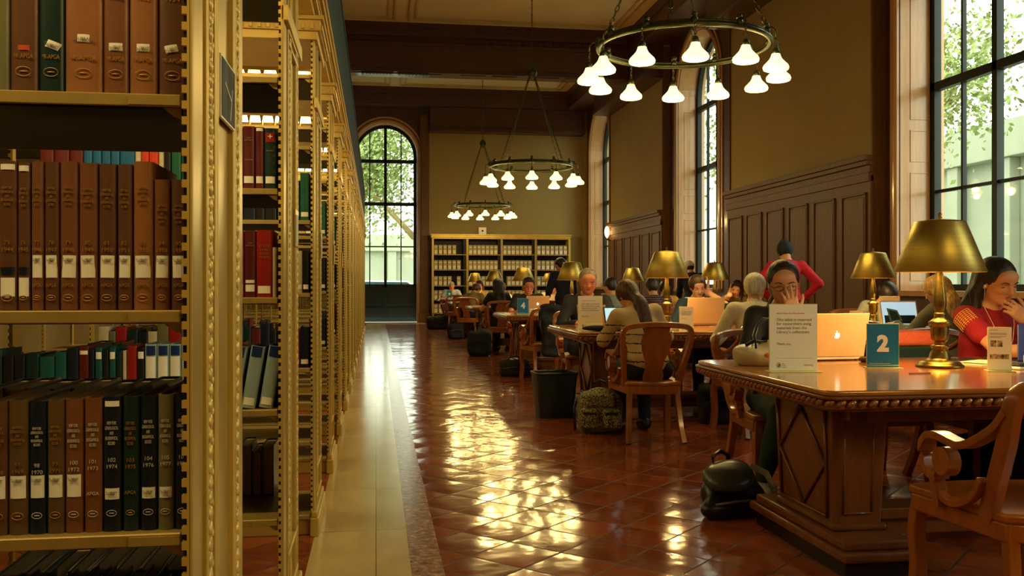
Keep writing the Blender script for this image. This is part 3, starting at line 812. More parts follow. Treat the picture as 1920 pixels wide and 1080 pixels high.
# books of the shelf beneath, seen from above, and the row standing behind on the far side
rr = random.Random(4)
x = -.318; i = 1
while x > -.66:
    w = rr.uniform(.024, .034)
    book('dark volume, %s from the post on the lowest visible shelf nearest camera' % ORD[i], x-w/2, Y1+.02, .4505, w-.001, rr.uniform(.21, .235), .2, rr.choice((navy, dgreen, blackc)), 'dark volumes on the bottom visible shelf')
    x -= w+.004; i += 1
for zt, hh, nmz in ((.80, .20, 'lower'), (.45, .2, 'bottom visible')):
    x = -.318; i = 1
    while x > -.70:
        w = rr.uniform(.036, .05)
        book('dark volume facing away, %s from the post behind the %s nearest row' % (ORD[i], nmz), x-w/2, R0+.53, zt+.0005, w-.001, hh+rr.uniform(-.004, .004), .2, rr.choice((brown2, blackc, dgreen)), 'volumes facing the far aisle', rz=PI)
        x -= w; i += 1
# the second bookcase, seen through and beside the first
Y2 = R0+RP+.035
def spine_row(k, z, seq, shelf, group, x0=-.317, gap=.001, tilt=0, yy=None):
    x = x0
    for i, (w, h, cm, nm, deco) in enumerate(seq):
        y = R0+RP*k+.035 if yy is None else yy
        book('%s, %s from the post, %s shelf, %s bookcase' % (nm, ORD[i+1], shelf, ORD[k+1]), x-w/2-(h*math.sin(tilt) if tilt > 0 else 0)*0, y, z+.0008+(w/2*abs(math.sin(tilt))), w-.001, h, .17, cm, group, tilt=tilt, deco=deco)
        x -= w+gap+(.012 if tilt else 0)
tl = lambda h, body='LAW\nREPORTS', s=.008, m=goldink: ('text', h-.03, body, s, m)
L_ = ('label', .018, .022, white)
g2 = 'books on the second bookcase'
spine_row(1, 1.505, [(.038, .195, dgreen, 'dark green book with a red crest', [L_, ('label', .150, .03, red, .05), ('text', .158, '+', .03, white), ('text', .12, 'REPORTS', .006)]), (.027, .198, maroon, 'narrow maroon book', [L_, ('label', .185, .01, white)]),
    (.038, .200, maroon, 'maroon book with gold bands', [L_, tl(.19), ('text', .09, 'VOLUME', .007)]), (.032, .198, blackc, 'black book with white lettering', [L_, tl(.19, 'INDEX', .009, whiteink)])]
    +[(.03, .185-.01*(q % 3), green, 'green book', [tl(.15, 'SERIES', .006)]) for q in range(6)]+[(.02, .17, blackc, 'thin black book', []), (.016, .17, ivory, 'thin ivory book', [])]
    +[(.028, .175, orange, 'orange red book', []), (.022, .172, orange, 'narrow orange book', []), (.018, .172, ivory, 'ivory book', []), (.045, .175, blue, 'wide blue book', [('text', .14, 'A', .01, whiteink)])]
    +[(.026, .175, blue, 'blue book with white lettering', [('text', .15, 'E\nL\nR', .012, whiteink, 1)]) for q in range(4)]+[(.04, .17, maroon, 'wide maroon book', []), (.045, .172, maroon, 'wider maroon book', []), (.04, .17, maroon, 'last maroon book', [])], 'upper', g2)
spine_row(1, 1.158, [(.012, .16, ivory, 'slim ivory book', []), (.05, .215, red, 'tall red book with a pale label', [('label', .012, .024, white), ('text', .16, 'STATE\nLAW\nNEW\nYORK', .012, goldink)]), (.036, .212, maroon, 'tall maroon book', [L_, ('label', .045, .01, white), tl(.2)]),
    (.034, .21, red, 'dark red book with upright title', [('label', .012, .03, white), tl(.2)]), (.03, .2, maroon, 'maroon book', [L_])]+[(rr.uniform(.024, .04), rr.uniform(.17, .2), rr.choice((maroon, blackc, red, dgreen)), 'worn book', []) for q in range(9)], 'middle', g2)
spine_row(1, .80, [(.042, .2, pale, 'leaning blue and grey journal', [('label', .165, .034, cobalt, .1), ('label', .01, .024, white)]), (.042, .2, pale, 'leaning grey journal with a blue head', [('label', .165, .034, cobalt, .1), ('label', .01, .024, white)]), (.042, .2, pale, 'leaning pale journal', [('label', .165, .034, cobalt, .1)])], 'lower', g2, x0=-.33, tilt=.16)
seqb = [(.036, .21, pale, 'white journal with a cobalt head', [('label', .006, .165, white, .1), ('label', .175, .03, cobalt, .1)]) for q in range(6)]
seqb += [(.022, .2, blackc, 'black book with a white tab', [('label', .165, .022, white)]), (.03, .205, red, 'bright red book', []), (.012, .19, ivory, 'slim ivory pamphlet', []), (.018, .19, dgreen, 'narrow green book', []), (.02, .2, tealc, 'teal book with a white tab', [('label', .165, .022, white)]), (.018, .195, blackc, 'black book', []), (.022, .2, tealc, 'wide teal book', [('label', .165, .022, white)]), (.016, .195, navy, 'navy book', []), (.03, .205, maroon, 'maroon book with a white tab', [('label', .18, .012, white)])]
seqb += [(rr.uniform(.02, .045), rr.uniform(.17, .2), rr.choice((navy, dgreen, tealc, blackc)), 'dark book', []) for q in range(8)]
spine_row(1, .80, seqb, 'lower inner', g2, x0=-.50)
for zt, s_ in ((.80, 'lower'), (1.158, 'middle'), (1.505, 'upper'), (.45, 'bottom')):
    x = -.32; i = 1
    while x > -.95:
        w = rr.uniform(.028, .045)
        if rr.random() < .85: book('book facing away, %s from the post, rear %s shelf, second bookcase' % (ORD[i], s_), x-w/2, R0+RP+.53, zt+.0005, w-.001, rr.uniform(.16, .2), .17, rr.choice((maroon, navy, dgreen, red, blackc, sage)), 'rear row books on the second bookcase', rz=PI)
        x -= w; i += 1
for zt, s_ in ((.80, 'lower'), (1.158, 'middle'), (1.505, 'upper')):
    for rear in (0, 1):
        x = -.47; i = 4
        while x > -1.25:
            w = rr.uniform(.03, .06); cmx, nmq = rr.choice(((maroon, 'maroon'), (navy, 'navy'), (dgreen, 'dark green'), (red, 'red'), (blackc, 'black'), (sage, 'grey green'), (ivory, 'ivory')))
            book('%s book, %s from the post, %s %s shelf, third bookcase' % (nmq, ORD[i], 'rear' if rear else 'front', s_), x-w/2, R0+2*RP+(.53 if rear else .035), zt+.0005, w-.001, rr.uniform(.17, .22), .17, cmx, 'books on the third bookcase', rz=PI if rear else 0)
            x -= w; i += 1
# two or three end books on each shelf of the bookcases farther along
for k in range(2, 9):
    for zt, s_ in ((.80, 'lower'), (1.158, 'middle'), (1.505, 'upper')):
        seq = []
        cols = (green, dgreen, tealc) if (k == 2 and zt > 1.5) else rr.choice(((navy, red, maroon), (maroon, maroon, dgreen), (blackc, ivory, red), (green, dgreen, navy)))
        nmx = {green.name: 'green', dgreen.name: 'dark green', tealc.name: 'teal', navy.name: 'navy', red.name: 'red', maroon.name: 'maroon', blackc.name: 'black', ivory.name: 'ivory'}
        for q in range(3): seq.append((rr.uniform(.03, .045), rr.uniform(.18, .23), cols[q], nmx[cols[q].name]+' book', [L_]))
        spine_row(k, zt, seq, s_, 'end books on the farther bookcases')

# ================================================================ BOOKCASE AND ARCHIVE BOXES AT THE END WALL
t = thing('end_bookcase', 'wide gilded bookcase of grey archive boxes against the end wall', 'bookcase', (1.72, 28.95, 0))
LW, HT = 4.36, 2.74; BW = LW/4
b = MB(); b.box(-.02, LW+.02, -.03, .5, HT-.09, HT); b.box(-.04, LW+.04, -.05, .5, HT-.02, HT+.02); b.box(0, LW, -.01, .45, HT-.13, HT-.09); b.build('cornice', gold, t, bevel=.006)
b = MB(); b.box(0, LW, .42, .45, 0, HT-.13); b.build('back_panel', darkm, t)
for i in range(5):
    x = i*(LW-.04)/4
    b = MB(); b.box(x-.02 if i else x, x+.05, -.012, .42, 0, HT-.13); b.build('upright', gold if i in (0, 4) else shelfm, t, bevel=.003)
    if 0 < i < 4:
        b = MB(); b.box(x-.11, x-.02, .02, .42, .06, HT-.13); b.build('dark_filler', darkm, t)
EZ = [.06, .30, .72, 1.16, 1.655, 2.13]
for z in EZ:
    b = MB(); b.box(.04, LW-.02, .0, .42, z-.025, z); b.build('shelf', shelfm, t, bevel=.002, seg=1)
boxm = mat('grey_archive_board', rgb(176, 160, 118), .8, var=.08, s=20)
def archive_box():
    t = thing('archive_box', '', 'archive box', (0, 0, 0), 0, 'archive boxes on the end-wall bookcase')
    MB().box(-.058, .058, 0, .30, 0, .29).build('carton', boxm, t, bevel=.003)
    MB().box(-.045, .045, -.002, 0, .02, .13).build('lower_label', paper, t)
    MB().box(-.035, .035, -.002, 0, .21, .24).build('upper_label', paper, t)
    return t
ab = None
for si, z in enumerate(EZ[1:]):
    for bay in range(4):
        for q in range(7 if False else 6+(bay % 2 == 1 or bay == 2)):
            x = 1.72+bay*(LW-.04)/4+.12+q*(.132 if bay in (1, 2) else .142)
            if rr.random() < .04: continue
            lab = 'grey archive box, %s from left in the %s bay, %s shelf from top' % (ORD[q+1], ORD[bay+1], ORD[5-si])
            if ab is None: ab = archive_box(); ab['label'] = lab; ab.location = (x, 28.98, z+.0005)
            else: dup(ab, lab, (x, 28.98, z+.0005), 0)
t = thing('loudspeaker', 'small white box speaker on top of the end-wall bookcase', 'speaker', (3.3, 29.05, 2.762))
MB().box(-.12, .12, 0, .2, 0, .22).build('cabinet', whitep, t, bevel=.008)
MB().cyl((0, -.004, .11), (0, .002, .11), .03, n=16).build('speaker_cone', darkm, t)
# ================================================================ CHANDELIERS
glow = emis('opal_glass_glow', (1.0, .86, .33), 1.9)
def chain(b, p, q, link=.055, r=.004, w=.011):
    p = Vector(p); q = Vector(q); L = (q-p).length; k = max(1, int(L/(link*.8))); d = (q-p).normalized()
    u = d.orthogonal().normalized(); v = d.cross(u)
    for i in range(k):
        c = p+d*(L*(i+.5)/k); a = u if i % 2 else v; h = L/k*.62
        b.tube([tuple(c+a*w*math.cos(t_)+d*h*math.sin(t_)) for t_ in [2*PI*j/8 for j in range(8)]], r, 4, closed=True)
def make_chandelier(label, loc, rz):
    t = thing('chandelier', label, 'chandelier', loc, rz, 'ring chandeliers of opal glass shades')
    R = .775
    MB().tube([(R*math.cos(2*PI*i/64), R*math.sin(2*PI*i/64), 0) for i in range(64)], .026, 10, closed=True).build('ring', bronze, t, smooth=True)
    b = MB(); b.tube([(R*math.cos(2*PI*i/64), R*math.sin(2*PI*i/64), .03) for i in range(64)], .012, 6, closed=True); b.build('ring_bead', bronze, t, smooth=True)
    for i in range(4):
        a = 2*PI*(i+.5)/4
        b = MB(); chain(b, (R*math.cos(a), R*math.sin(a), .04), (.06*math.cos(a), .06*math.sin(a), 1.68), .075, .006, .016)
        b.build('support_chain', bronze, t)
    b = MB(); b.lathe([(.02, 1.86), (.06, 1.82), (.10, 1.76), (.10, 1.70), (.05, 1.66), (.02, 1.62)], 16); b.build('hub', bronze, t, smooth=True)
    b = MB(); chain(b, (0, 0, 1.84), (0, 0, 3.85), .08, .006, .016); b.build('ceiling_chain', bronze, t)
    MB().lathe([(.02, 3.80), (.09, 3.84), (.14, 3.90), (.14, 3.92)], 20).build('ceiling_rose', bronze, t, smooth=True)
    for i in range(12):
        a = 2*PI*i/12; c, s = math.cos(a), math.sin(a)
        b = MB(); b.ball((R*c, R*s, .075), .028, 8, 6); b.ball((R*c, R*s, .03), .035, 8, 6)
        b.tube([(R*c, R*s, .04), ((R+.05)*c, (R+.05)*s, .055), ((R+.085)*c, (R+.085)*s, .02), ((R+.085)*c, (R+.085)*s, -.03)], .009, 6)
        chain(b, ((R+.085)*c, (R+.085)*s, -.02), ((R+.085)*c, (R+.085)*s, -.15), .035, .0035, .009)
        b.lathe([(.012, -.13), (.03, -.15), (.034, -.19), (.02, -.195)], 12, ((R+.085)*c, (R+.085)*s, 0))
        arm = b.build('lamp_arm', bronze, t, smooth=True)
        sb = MB(); sb.lathe([(.036, -.185), (.042, -.205), (.054, -.23), (.080, -.258), (.104, -.282), (.112, -.302), (.106, -.322), (.092, -.328), (.06, -.30)], 20, ((R+.085)*c, (R+.085)*s, 0), close=False)
        sb.build('shade', glow, t, smooth=True)
        l = bpy.data.lights.new('shade_bulb', 'POINT'); l.energy = P_CHAND; l.color = WARM; l.shadow_soft_size = .05
        lo = bpy.data.objects.new('shade_bulb', l); C.objects.link(lo); lo.parent = t; lo.location = ((R+.085)*c, (R+.085)*s, -.37)
    return t
cz = 3.38
ch = make_chandelier('large ring chandelier of glowing shades hanging nearest the camera, top right', (2.79, 8.25, cz), rad(18))
dup(ch, 'middle ring chandelier hanging on long chains, second from the camera', (2.86, 17.07, cz), rad(-9.5))
dup(ch, 'smallest and farthest ring chandelier, above the end-wall bookcase', (2.94, 25.85, cz), rad(-1.5))
dup(ch, 'ring chandelier hanging behind the camera, outside the view', (2.75, -.6, cz), rad(4))
# ================================================================ TABLES
TY = [3.36+4.4*i for i in range(6)]; TX0, TLEN, TD, TH = 1.71, 4.45, 1.5, .79
def make_table(label, loc):
    t = thing('library_table', label, 'table', loc, 0, 'long oak reading tables')
    def outline(o=0, z=None, rc=.06):
        x0, x1, y0, y1 = -o, TLEN+o, -o, TD+o; p = []
        for cx, cy, a0 in ((x0+rc, y0+rc, 180), (x1-rc, y0+rc, 270), (x1-rc, y1-rc, 0), (x0+rc, y1-rc, 90)):
            for i in range(5): a = rad(a0+22.5*i); p.append((cx+rc*math.cos(a), cy+rc*math.sin(a)))
        return p
    b = MB(); b.prism(outline(0), TH-.022, TH); b.prism(outline(-.012), TH-.075, TH-.022)
    top = b.build('tabletop', woodX, t, bevel=.007, seg=3); sm(top)
    b = MB(); b.prism(outline(.012), TH-.034, TH-.022); b.prism(outline(-.03), TH-.085, TH-.075)
    sm(b.build('edge_moulding', woodT, t, bevel=.003))
    b = MB(); pl = outline(0); P = [Vector((x, y, 0)) for x, y in pl]+[Vector((pl[0][0], pl[0][1], 0))]
    step = .044; acc = 0
    for i in range(len(P)-1):
        d = P[i+1]-P[i]; L = d.length; d.normalize(); nn = Vector((d.y, -d.x, 0))
        while acc < L:
            c = P[i]+d*acc+Vector((0, 0, TH-.05))
            b.M = Matrix.Translation(c) @ Matrix((( d.x, nn.x, 0, 0), (d.y, nn.y, 0, 0), (0, 0, 1, 0), (0, 0, 0, 1))) @ Matrix.Rotation(rad(-32), 4, 'Y')
            b.ball((0, 0, 0), (.027, .015, .013), 6, 4); acc += step
        acc -= L
    b.build('carved_edge', wood('carved_oak', rgb(120, 70, 28), rgb(160, 98, 42), .25, (6, 6, 6), 3), t, smooth=True)
    b = MB(); b.box(.30, TLEN-.30, .24, .28, TH-.16, TH-.08); b.box(.22, TLEN-.22, TD-.26, TD-.22, TH-.16, TH-.08); b.box(.24, .28, .28, TD-.26, TH-.16, TH-.08); b.box(TLEN-.28, TLEN-.24, .28, TD-.26, TH-.16, TH-.08)
    b.build('apron', woodT, t, bevel=.004)
    for x0, x1, sx in ((.22, .44, -1), (TLEN-.44, TLEN-.22, 1)):
        b = MB(); yc = .65; w0, w1 = .265, .29
        b.add([(x0, yc-w0, .17), (x1, yc-w0, .17), (x1, yc+w0, .17), (x0, yc+w0, .17), (x0-.02, yc-w1, TH-.10), (x1+.02, yc-w1, TH-.10), (x1+.02, yc+w1, TH-.10), (x0-.02, yc+w1, TH-.10)],
              [(0, 3, 2, 1), (4, 5, 6, 7), (0, 1, 5, 4), (1, 2, 6, 5), (2, 3, 7, 6), (3, 0, 4, 7)])
        xf = x0 if sx < 0 else x1
        ped = b.build('pedestal', woodT, t, bevel=.008)
        b = MB(); z0, z1 = .20, .66
        def X(z): return xf+sx*(.006+.02*(z-.17)/(TH-.27))
        def strip(pa, pb, r=.008): b.tube([(X(pa[1]), pa[0], pa[1]), (X(pb[1]), pb[0], pb[1])], r, 5)
        a0, a1 = yc-.225, yc+.225
        for q in (((a0, z0), (a0-.012, z1)), ((a1, z0), (a1+.012, z1)), ((a0, z0), (a1, z0)), ((a0-.012, z1), (a1+.012, z1)), ((yc, z0+.01), (a0, .43)), ((yc, z0+.01), (a1, .43)), ((yc, z1-.01), (a0, .43)), ((yc, z1-.01), (a1, .43))): strip(*q)
        for sy, w in ((-1, 1),):
            for xx in (x0+.045, x1-.045):
                b.tube([(xx, yc-w0-.004, .22), (xx, yc-w1+.01-.004, z1)], .006, 5)
            b.tube([(x0+.045, yc-w0-.006, .22), (x1-.045, yc-w0-.006, .22)], .006, 5)
        b.build('panel_moulding', woodT, ped, smooth=True)
        b = MB()
        for q, (z0_, z1_, ox, oy) in enumerate(((.07, .11, .11, .22), (.11, .15, .075, .185), (.15, .178, .02, .03))):
            b.box(x0-ox*.6, x1+ox*.6, yc-w0-oy, yc+w0+oy, z0_, z1_)
        b.build('plinth', woodT, t, bevel=.012, seg=3)
        b = MB(); b.box(x0-.04, x1+.04, yc-w0-.18, yc+w0+.18, 0, .07); b.build('plinth_base', blackp, t)
    b = MB(); b.box(.48, TLEN-.48, .56, .74, .14, .19); b.box(.48, TLEN-.48, .60, .70, .06, .14); b.build('stretcher', woodT, t, bevel=.006)
    return t
tb = make_table('oak reading table nearest the camera, with the blue number 2 card', (TX0, TY[0], 0))
for i, l in enumerate(['second reading table from the camera, behind the striped woman chair', 'reading table with the blue number 4 card, third from the camera', 'reading table with the teal number 5 card, fourth from the camera', 'fifth reading table from the camera, under the small brass lamp', 'farthest reading table, in front of the archive boxes']):
    dup(tb, l, (TX0, TY[i+1], 0))
# ================================================================ LAMPS
bulbg = emis('lamp_bulb_glow', (1, .72, .3), 30)
def make_lamp(label, loc):
    t = thing('table_lamp', label, 'lamp', loc, 0, 'brass table lamps with cone shades')
    MB().lathe([(.001, 0), (.110, 0), (.114, .007), (.106, .014), (.10, .018), (.096, .026), (.078, .032), (.058, .037), (.050, .046), (.044, .072), (.034, .088), (.042, .096), (.044, .104), (.028, .112)], 32, close=False).build('base', brassd, t, smooth=True)
    MB().lathe([(.028, .110), (.024, .12), (.034, .128), (.040, .140), (.043, .19), (.040, .205), (.052, .213), (.054, .222), (.040, .232), (.026, .243), (.026, .255), (.03, .262), (.022, .27)], 28, close=False).build('urn', brassd, t, smooth=True)
    MB().lathe([(.022, .268), (.031, .30), (.032, .33), (.026, .38), (.018, .44), (.014, .50), (.02, .505), (.02, .52), (.012, .53), (.012, .72), (.002, .725)], 20, close=False).build('stem', brassd, t, smooth=True)
    b = MB(); b.lathe([(.211, .47), (.214, .474), (.121, .715), (.115, .722), (.02, .735), (.02, .731), (.111, .717), (.117, .711), (.207, .476), (.211, .47)], 48, close=False)
    sh = b.build('lamp_shade', brass, t, smooth=True); sm(sh, 60)
    b = MB(); b.lathe([(.006, .73), (.012, .742), (.006, .75), (.012, .758), (.001, .768)], 12, close=False); b.build('finial', brassd, t, smooth=True)
    MB().lathe([(.001, .545), (.018, .552), (.028, .575), (.03, .6), (.018, .64), (.012, .655)], 16, (.0, 0, -.01)).build('bulb', bulbg, t, smooth=True)
    for sx in (-.075, .075):
        l = bpy.data.lights.new('lamp_light', 'POINT'); l.energy = P_LAMP; l.color = (1, .66, .24); l.shadow_soft_size = .035
        lo = bpy.data.objects.new('lamp_light', l); C.objects.link(lo); lo.parent = t; lo.location = (sx, 0, .53)
    return t
LPX = (2.77, 4.90)
lp = make_lamp('large brass lamp with a cone shade on the nearest table, beside the number 2 card', (LPX[0], 4.28, TH))
ll = [['', 'brass lamp at the far right end of the nearest table, outside the view'],
      ['brass lamp on the second table, behind the striped woman', 'brass lamp on the second table, behind the open laptop at right'],
      ['brass lamp on the number 4 table, beside the bald man', 'brass lamp on the number 4 table, under the second side window'],
      ['brass lamp behind the man in black glasses', 'brass lamp seen above the dark haired readers, against the panelling'],
      ['brass lamp above the woman with black hair, fifth table', 'brass lamp on the fifth table, right end'],
      ['farthest brass lamp at left, in front of the archive boxes', 'farthest brass lamp at right, by the standing man']]
for i in range(6):
    for j in range(2):
        if i == 0: continue
        dup(lp, ll[i][j], (LPX[j], 4.28+4.4*i, TH))
# ================================================================ CHAIRS
def make_chair(label, loc, rz):
    t = thing('library_armchair', label, 'chair', loc, rz, 'oak library armchairs')
    def seat_out(f, bk, d0, d1, n=8):
        p = []
        for i in range(n+1):
            a = i/n; p.append((-f+2*f*a, d1+.07+.025*math.sin(PI*a)))
        for i in range(n+1):
            a = i/n; p.append((bk-2*bk*a, d0-.06*math.sin(PI*a)))
        return p
    b = MB(); b.prism(seat_out(.262, .215, -.19, .23), .425, .46); sm(b.build('seat', woodC, t, bevel=.012, seg=3))
    b = MB(); b.prism(seat_out(.258, .211, -.186, .215), .365, .427); sm(b.build('seat_rail', woodC, t, bevel=.006))
    prof = [(-.024, -.015), (.024, -.015), (.028, 0), (.024, .015), (-.024, .015), (-.028, 0)]
    def spl(ctrl, n=6):
        P = [Vector(c) for c in ctrl]; P = [P[0]*2-P[1]]+P+[P[-1]*2-P[-2]]; out = []
        for i in range(1, len(P)-2):
            for k in range(n):
                u = k/n; a, b_, c, d = P[i-1], P[i], P[i+1], P[i+2]
                out.append(.5*((2*b_)+(-a+c)*u+(2*a-5*b_+4*c-d)*u*u+(-a+3*b_-3*c+d)*u**3))
        out.append(P[-2]); return out
    b = MB(); hoop = spl([(-.205, -.09, .42), (-.228, -.17, .56), (-.25, -.25, .70), (-.262, -.29, .80), (-.245, -.31, .865), (-.17, -.325, .89), (0, -.335, .90), (.17, -.325, .89), (.245, -.31, .865), (.262, -.29, .80), (.25, -.25, .70), (.228, -.17, .56), (.205, -.09, .42)])
    b.sweep(hoop, [(-.016, -.03), (.016, -.03), (.022, 0), (.016, .03), (-.016, .03), (-.022, 0)], up=(0, .15, .001)); 
    sm(b.build('back_frame', woodC, t), 50)
    # vase splat following the lean of the back
    b = MB(); prof_s = [(.075, .44), (.08, .50), (.066, .56), (.075, .62), (.105, .70), (.118, .77), (.108, .82), (.09, .84), (.10, .885)]
    L = len(prof_s); vs = []
    for x, z in prof_s:
        y = -.14-(z-.44)*.385
        vs += [(-x, y, z), (x, y, z), (x, y-.018, z), (-x, y-.018, z)]
    fs = [(0, 1, 2, 3), tuple((L-1)*4+q for q in (3, 2, 1, 0))]
    for i in range(L-1):
        for q in range(4): a = i*4+q; c = i*4+(q+1) % 4; fs.append((c, a, a+4, c+4))
    b.add(vs, fs); sm(b.build('splat', woodC, t, bevel=.004))
    for sx in (-1, 1):
        b = MB(); armp = spl([(sx*.262, -.285, .80), (sx*.262, -.23, .745), (sx*.268, -.14, .69), (sx*.275, -.07, .662), (sx*.28, -.02, .665), (sx*.283, .05, .676), (sx*.284, .105, .668), (sx*.283, .142, .63), (sx*.28, .142, .575), (sx*.278, .105, .535), (sx*.278, .055, .535)])
        b.sweep(armp, [(-.026, -.012), (.026, -.012), (.03, 0), (.026, .014), (-.026, .014), (-.03, 0)], up=(0, 0, 1) if False else (0, .02, 1))
        sm(b.build('arm', woodC, t), 50)
        b = MB(); b.cyl((sx*.255, .025, .592), (sx*.305, .025, .592), .050, n=24)
        b.sweep(spl([(sx*.272, .06, .555), (sx*.268, .10, .52), (sx*.258, .10, .47), (sx*.25, .10, .42)]), [(-.022, -.016), (.022, -.016), (.022, .016), (-.022, .016)], up=(0, 1, 0))
        b.sweep(spl([(sx*.255, .12, .49), (sx*.258, .06, .452), (sx*.256, -.02, .456), (sx*.25, -.09, .50), (sx*.25, -.13, .56)]), [(-.016, -.012), (.016, -.012), (.016, .012), (-.016, .012)], up=(0, 0, 1))
        sm(b.build('arm_scroll', woodC, t, bevel=.003), 50)
        b = MB(); b.sweep(spl([(sx*.222, .27, .43), (sx*.232, .29, .30), (sx*.228, .285, .15), (sx*.235, .305, 0)]), [(-.024, -.024), (.024, -.024), (.024, .024), (-.024, .024)], up=(0, 1, 0), scales=None)
        sm(b.build('leg', woodC, t, bevel=.004), 50)
        b = MB(); b.sweep(spl([(sx*.18, -.17, .43), (sx*.19, -.19, .28), (sx*.20, -.225, .13), (sx*.215, -.275, 0)]), [(-.02, -.022), (.02, -.022), (.02, .022), (-.02, .022)], up=(0, 1, 0))
        sm(b.build('leg', woodC, t, bevel=.004), 50)
    return t
chair0 = make_chair('oak armchair in the bottom right foreground, pulled back from the nearest table', (2.22, 2.93, 0), rad(-1))
def chair(label, x, y, rz): return dup(chair0, label, (x, y, 0), rad(rz))
# ================================================================ SMALL THINGS
def laptop(label, x, y, z, rz, col=None, w=.33, d=.23, ang=105, logo=True, screen=None):
    col = col or alum
    t = thing('laptop', label, 'laptop', (x, y, z), rad(rz))      # hinge at local y=0, keyboard towards +y (the user)
    b = MB(); b.box(-w/2, w/2, .005, d, .006, .02); base_ = b.build('keyboard_base', col, t, bevel=.004)
    for sx in (-1, 1):
        for yy in (.03, d-.03): MB().cyl((sx*(w/2-.03), yy, 0), (sx*(w/2-.03), yy, .007), .008, n=10).build('foot', blackp, base_)
    k = MB()
    for i in range(12):
        for j in range(5): k.box(-w/2+.03+i*(w-.06)/12, -w/2+.03+(i+.85)*(w-.06)/12, .03+j*.02, .046+j*.02, .02, .022)
    k.build('keys', blackp, base_)
    lid = MB(); lid.box(-w/2, w/2, -.004, .004, 0, d-.01)
    lo = lid.build('screen_lid', col, t, bevel=.003); lo.location = (0, .004, .022); lo.rotation_euler = (rad(ang-90), 0, 0)
    MB().box(-w/2+.012, w/2-.012, .004, .0046, .012, d-.022).build('display', screen or emis('screen_glow', (.5, .66, .8), .8), lo)
    if logo:
        q = MB(); s = .021; cz_ = (d-.01)/2
        q.m = 0
        # apple outline with a bite
        P = [(0, .62), (.25, .74), (.5, .74), (.72, .62), (.86, .44), (.62, .22), (.58, -.05), (.70, -.26), (.92, -.38), (.80, -.68), (.58, -.92), (.38, -1.0), (.18, -.93), (0, -.9), (-.18, -.93), (-.38, -1.0), (-.6, -.92), (-.82, -.62), (-.95, -.2), (-.95, .15), (-.82, .46), (-.58, .68), (-.3, .74)]
        q.prism([(-a*s*.8, cz_+c*s*.85) for a, c in P], -.0046, -.004, 'y')
        q.prism([(-a*s*.8, cz_+c*s*.85) for a, c in [(0, .85), (.05, 1.15), (.22, 1.35), (.42, 1.42), (.38, 1.15), (.22, .95)]], -.0046, -.004, 'y')
        q.build('logo', emis('logo_glow', (1, .98, .9), 1.0), lo)
    return t
def stand(name, label, x, y, z, rz, w, h, body, textparts=(), cat='sign', extra=None, foot=.09):
    """printed card in a clear upright holder; faces local -y"""
    t = thing(name, label, cat, (x, y, z), rad(rz))
    MB().box(-w/2-.002, w/2+.002, -.003, .003, .003, h+.003).build('holder', acryl, t, bevel=.001)
    MB().box(-w/2-.008, w/2+.012, -foot/2, foot/2, 0, .0035).build('holder_foot', acryl, t, bevel=.001)
    c = MB().box(-w/2, w/2, -.0042, -.003, .006, h).build('card', body, t)
    for nm_, s_, sz, m_, xx, zz, al in textparts: text('lettering' if nm_ is None else nm_, s_, sz, m_, c, (xx, -.0046, zz), align=al, bold=0, lead=1.0)
    if extra: extra(c)
    return t
def number_card(label, n_, x, y, rz=0, h=.215, w=.15):
    def ex(c):
        MB().box(-w/2+.01, w/2-.04, -.0046, -.0042, .022, .0235).build('rule', white, c)
        MB().box(-w/2, w/2, -.0046, -.0042, .012, .0155).build('rule', acryl, c)
    t = stand('number_card', label, x, y, TH, rz, w, h, tealcard, [], extra=ex)
    c = [o for o in t.children if o.name.startswith('card')][0]
    o = text('number', n_, .105, white, c, (0, -.0046, .085)); o.data = text_mesh(n_, .105, white, bold=.0055)
    return t
def notice_card(label, x, y, z, rz, w=.22, h=.325, small=False):
    s = w/.22
    body = 'This table is reserved\nfor researchers using\nmaterials from the\nLibrary\u2019s collections.'
    def ex(c):
        MB().box(-w/2+.03*s, w/2-.02*s, -.0046, -.0042, .062*s, .0628*s).build('rule', ink, c)
        dash = MB(); rn = random.Random(3); xx = -w/2+.032*s
        for q in (.010, .005, .014, .009, .012, .007, .013): dash.box(xx, xx+q*s*1.6, -.0046, -.0042, h-.042*s, h-.039*s); xx += q*s*1.6+.003*s
        dash.build('small_print', redink, c)
        dash = MB()
        for q in range(3): dash.box(-w/2+.056*s, -w/2+(.070+.004*q)*s, -.0046, -.0042, (.036-.008*q)*s, (.038-.008*q)*s)
        dash.build('small_print', ink, c)
        b = MB(); b.tube([(-w/2+.042*s+.009*s*math.cos(2*PI*i/16), -.0046, .03*s+.011*s*math.sin(2*PI*i/16)) for i in range(16)], .0011*s, 4, closed=True)
        b.prism([(-w/2+.036*s, .024*s), (-w/2+.046*s, .022*s), (-w/2+.05*s, .034*s), (-w/2+.042*s, .038*s)], -.0048, -.0044, 'y'); b.build('emblem', ink, c)
    return stand('notice_card', label, x, y, z, rz, w, h, white, [
        (None, body, .0188*s, ink, -w/2+.032*s, h-.075*s, 'LEFT'),
        (None, 'Thank you', .0155*s, ink, -w/2+.032*s, h-.185*s, 'LEFT'), (None, 'nypl.org', .0125*s, redink, w/2-.02*s, .028*s, 'RIGHT')], extra=ex)
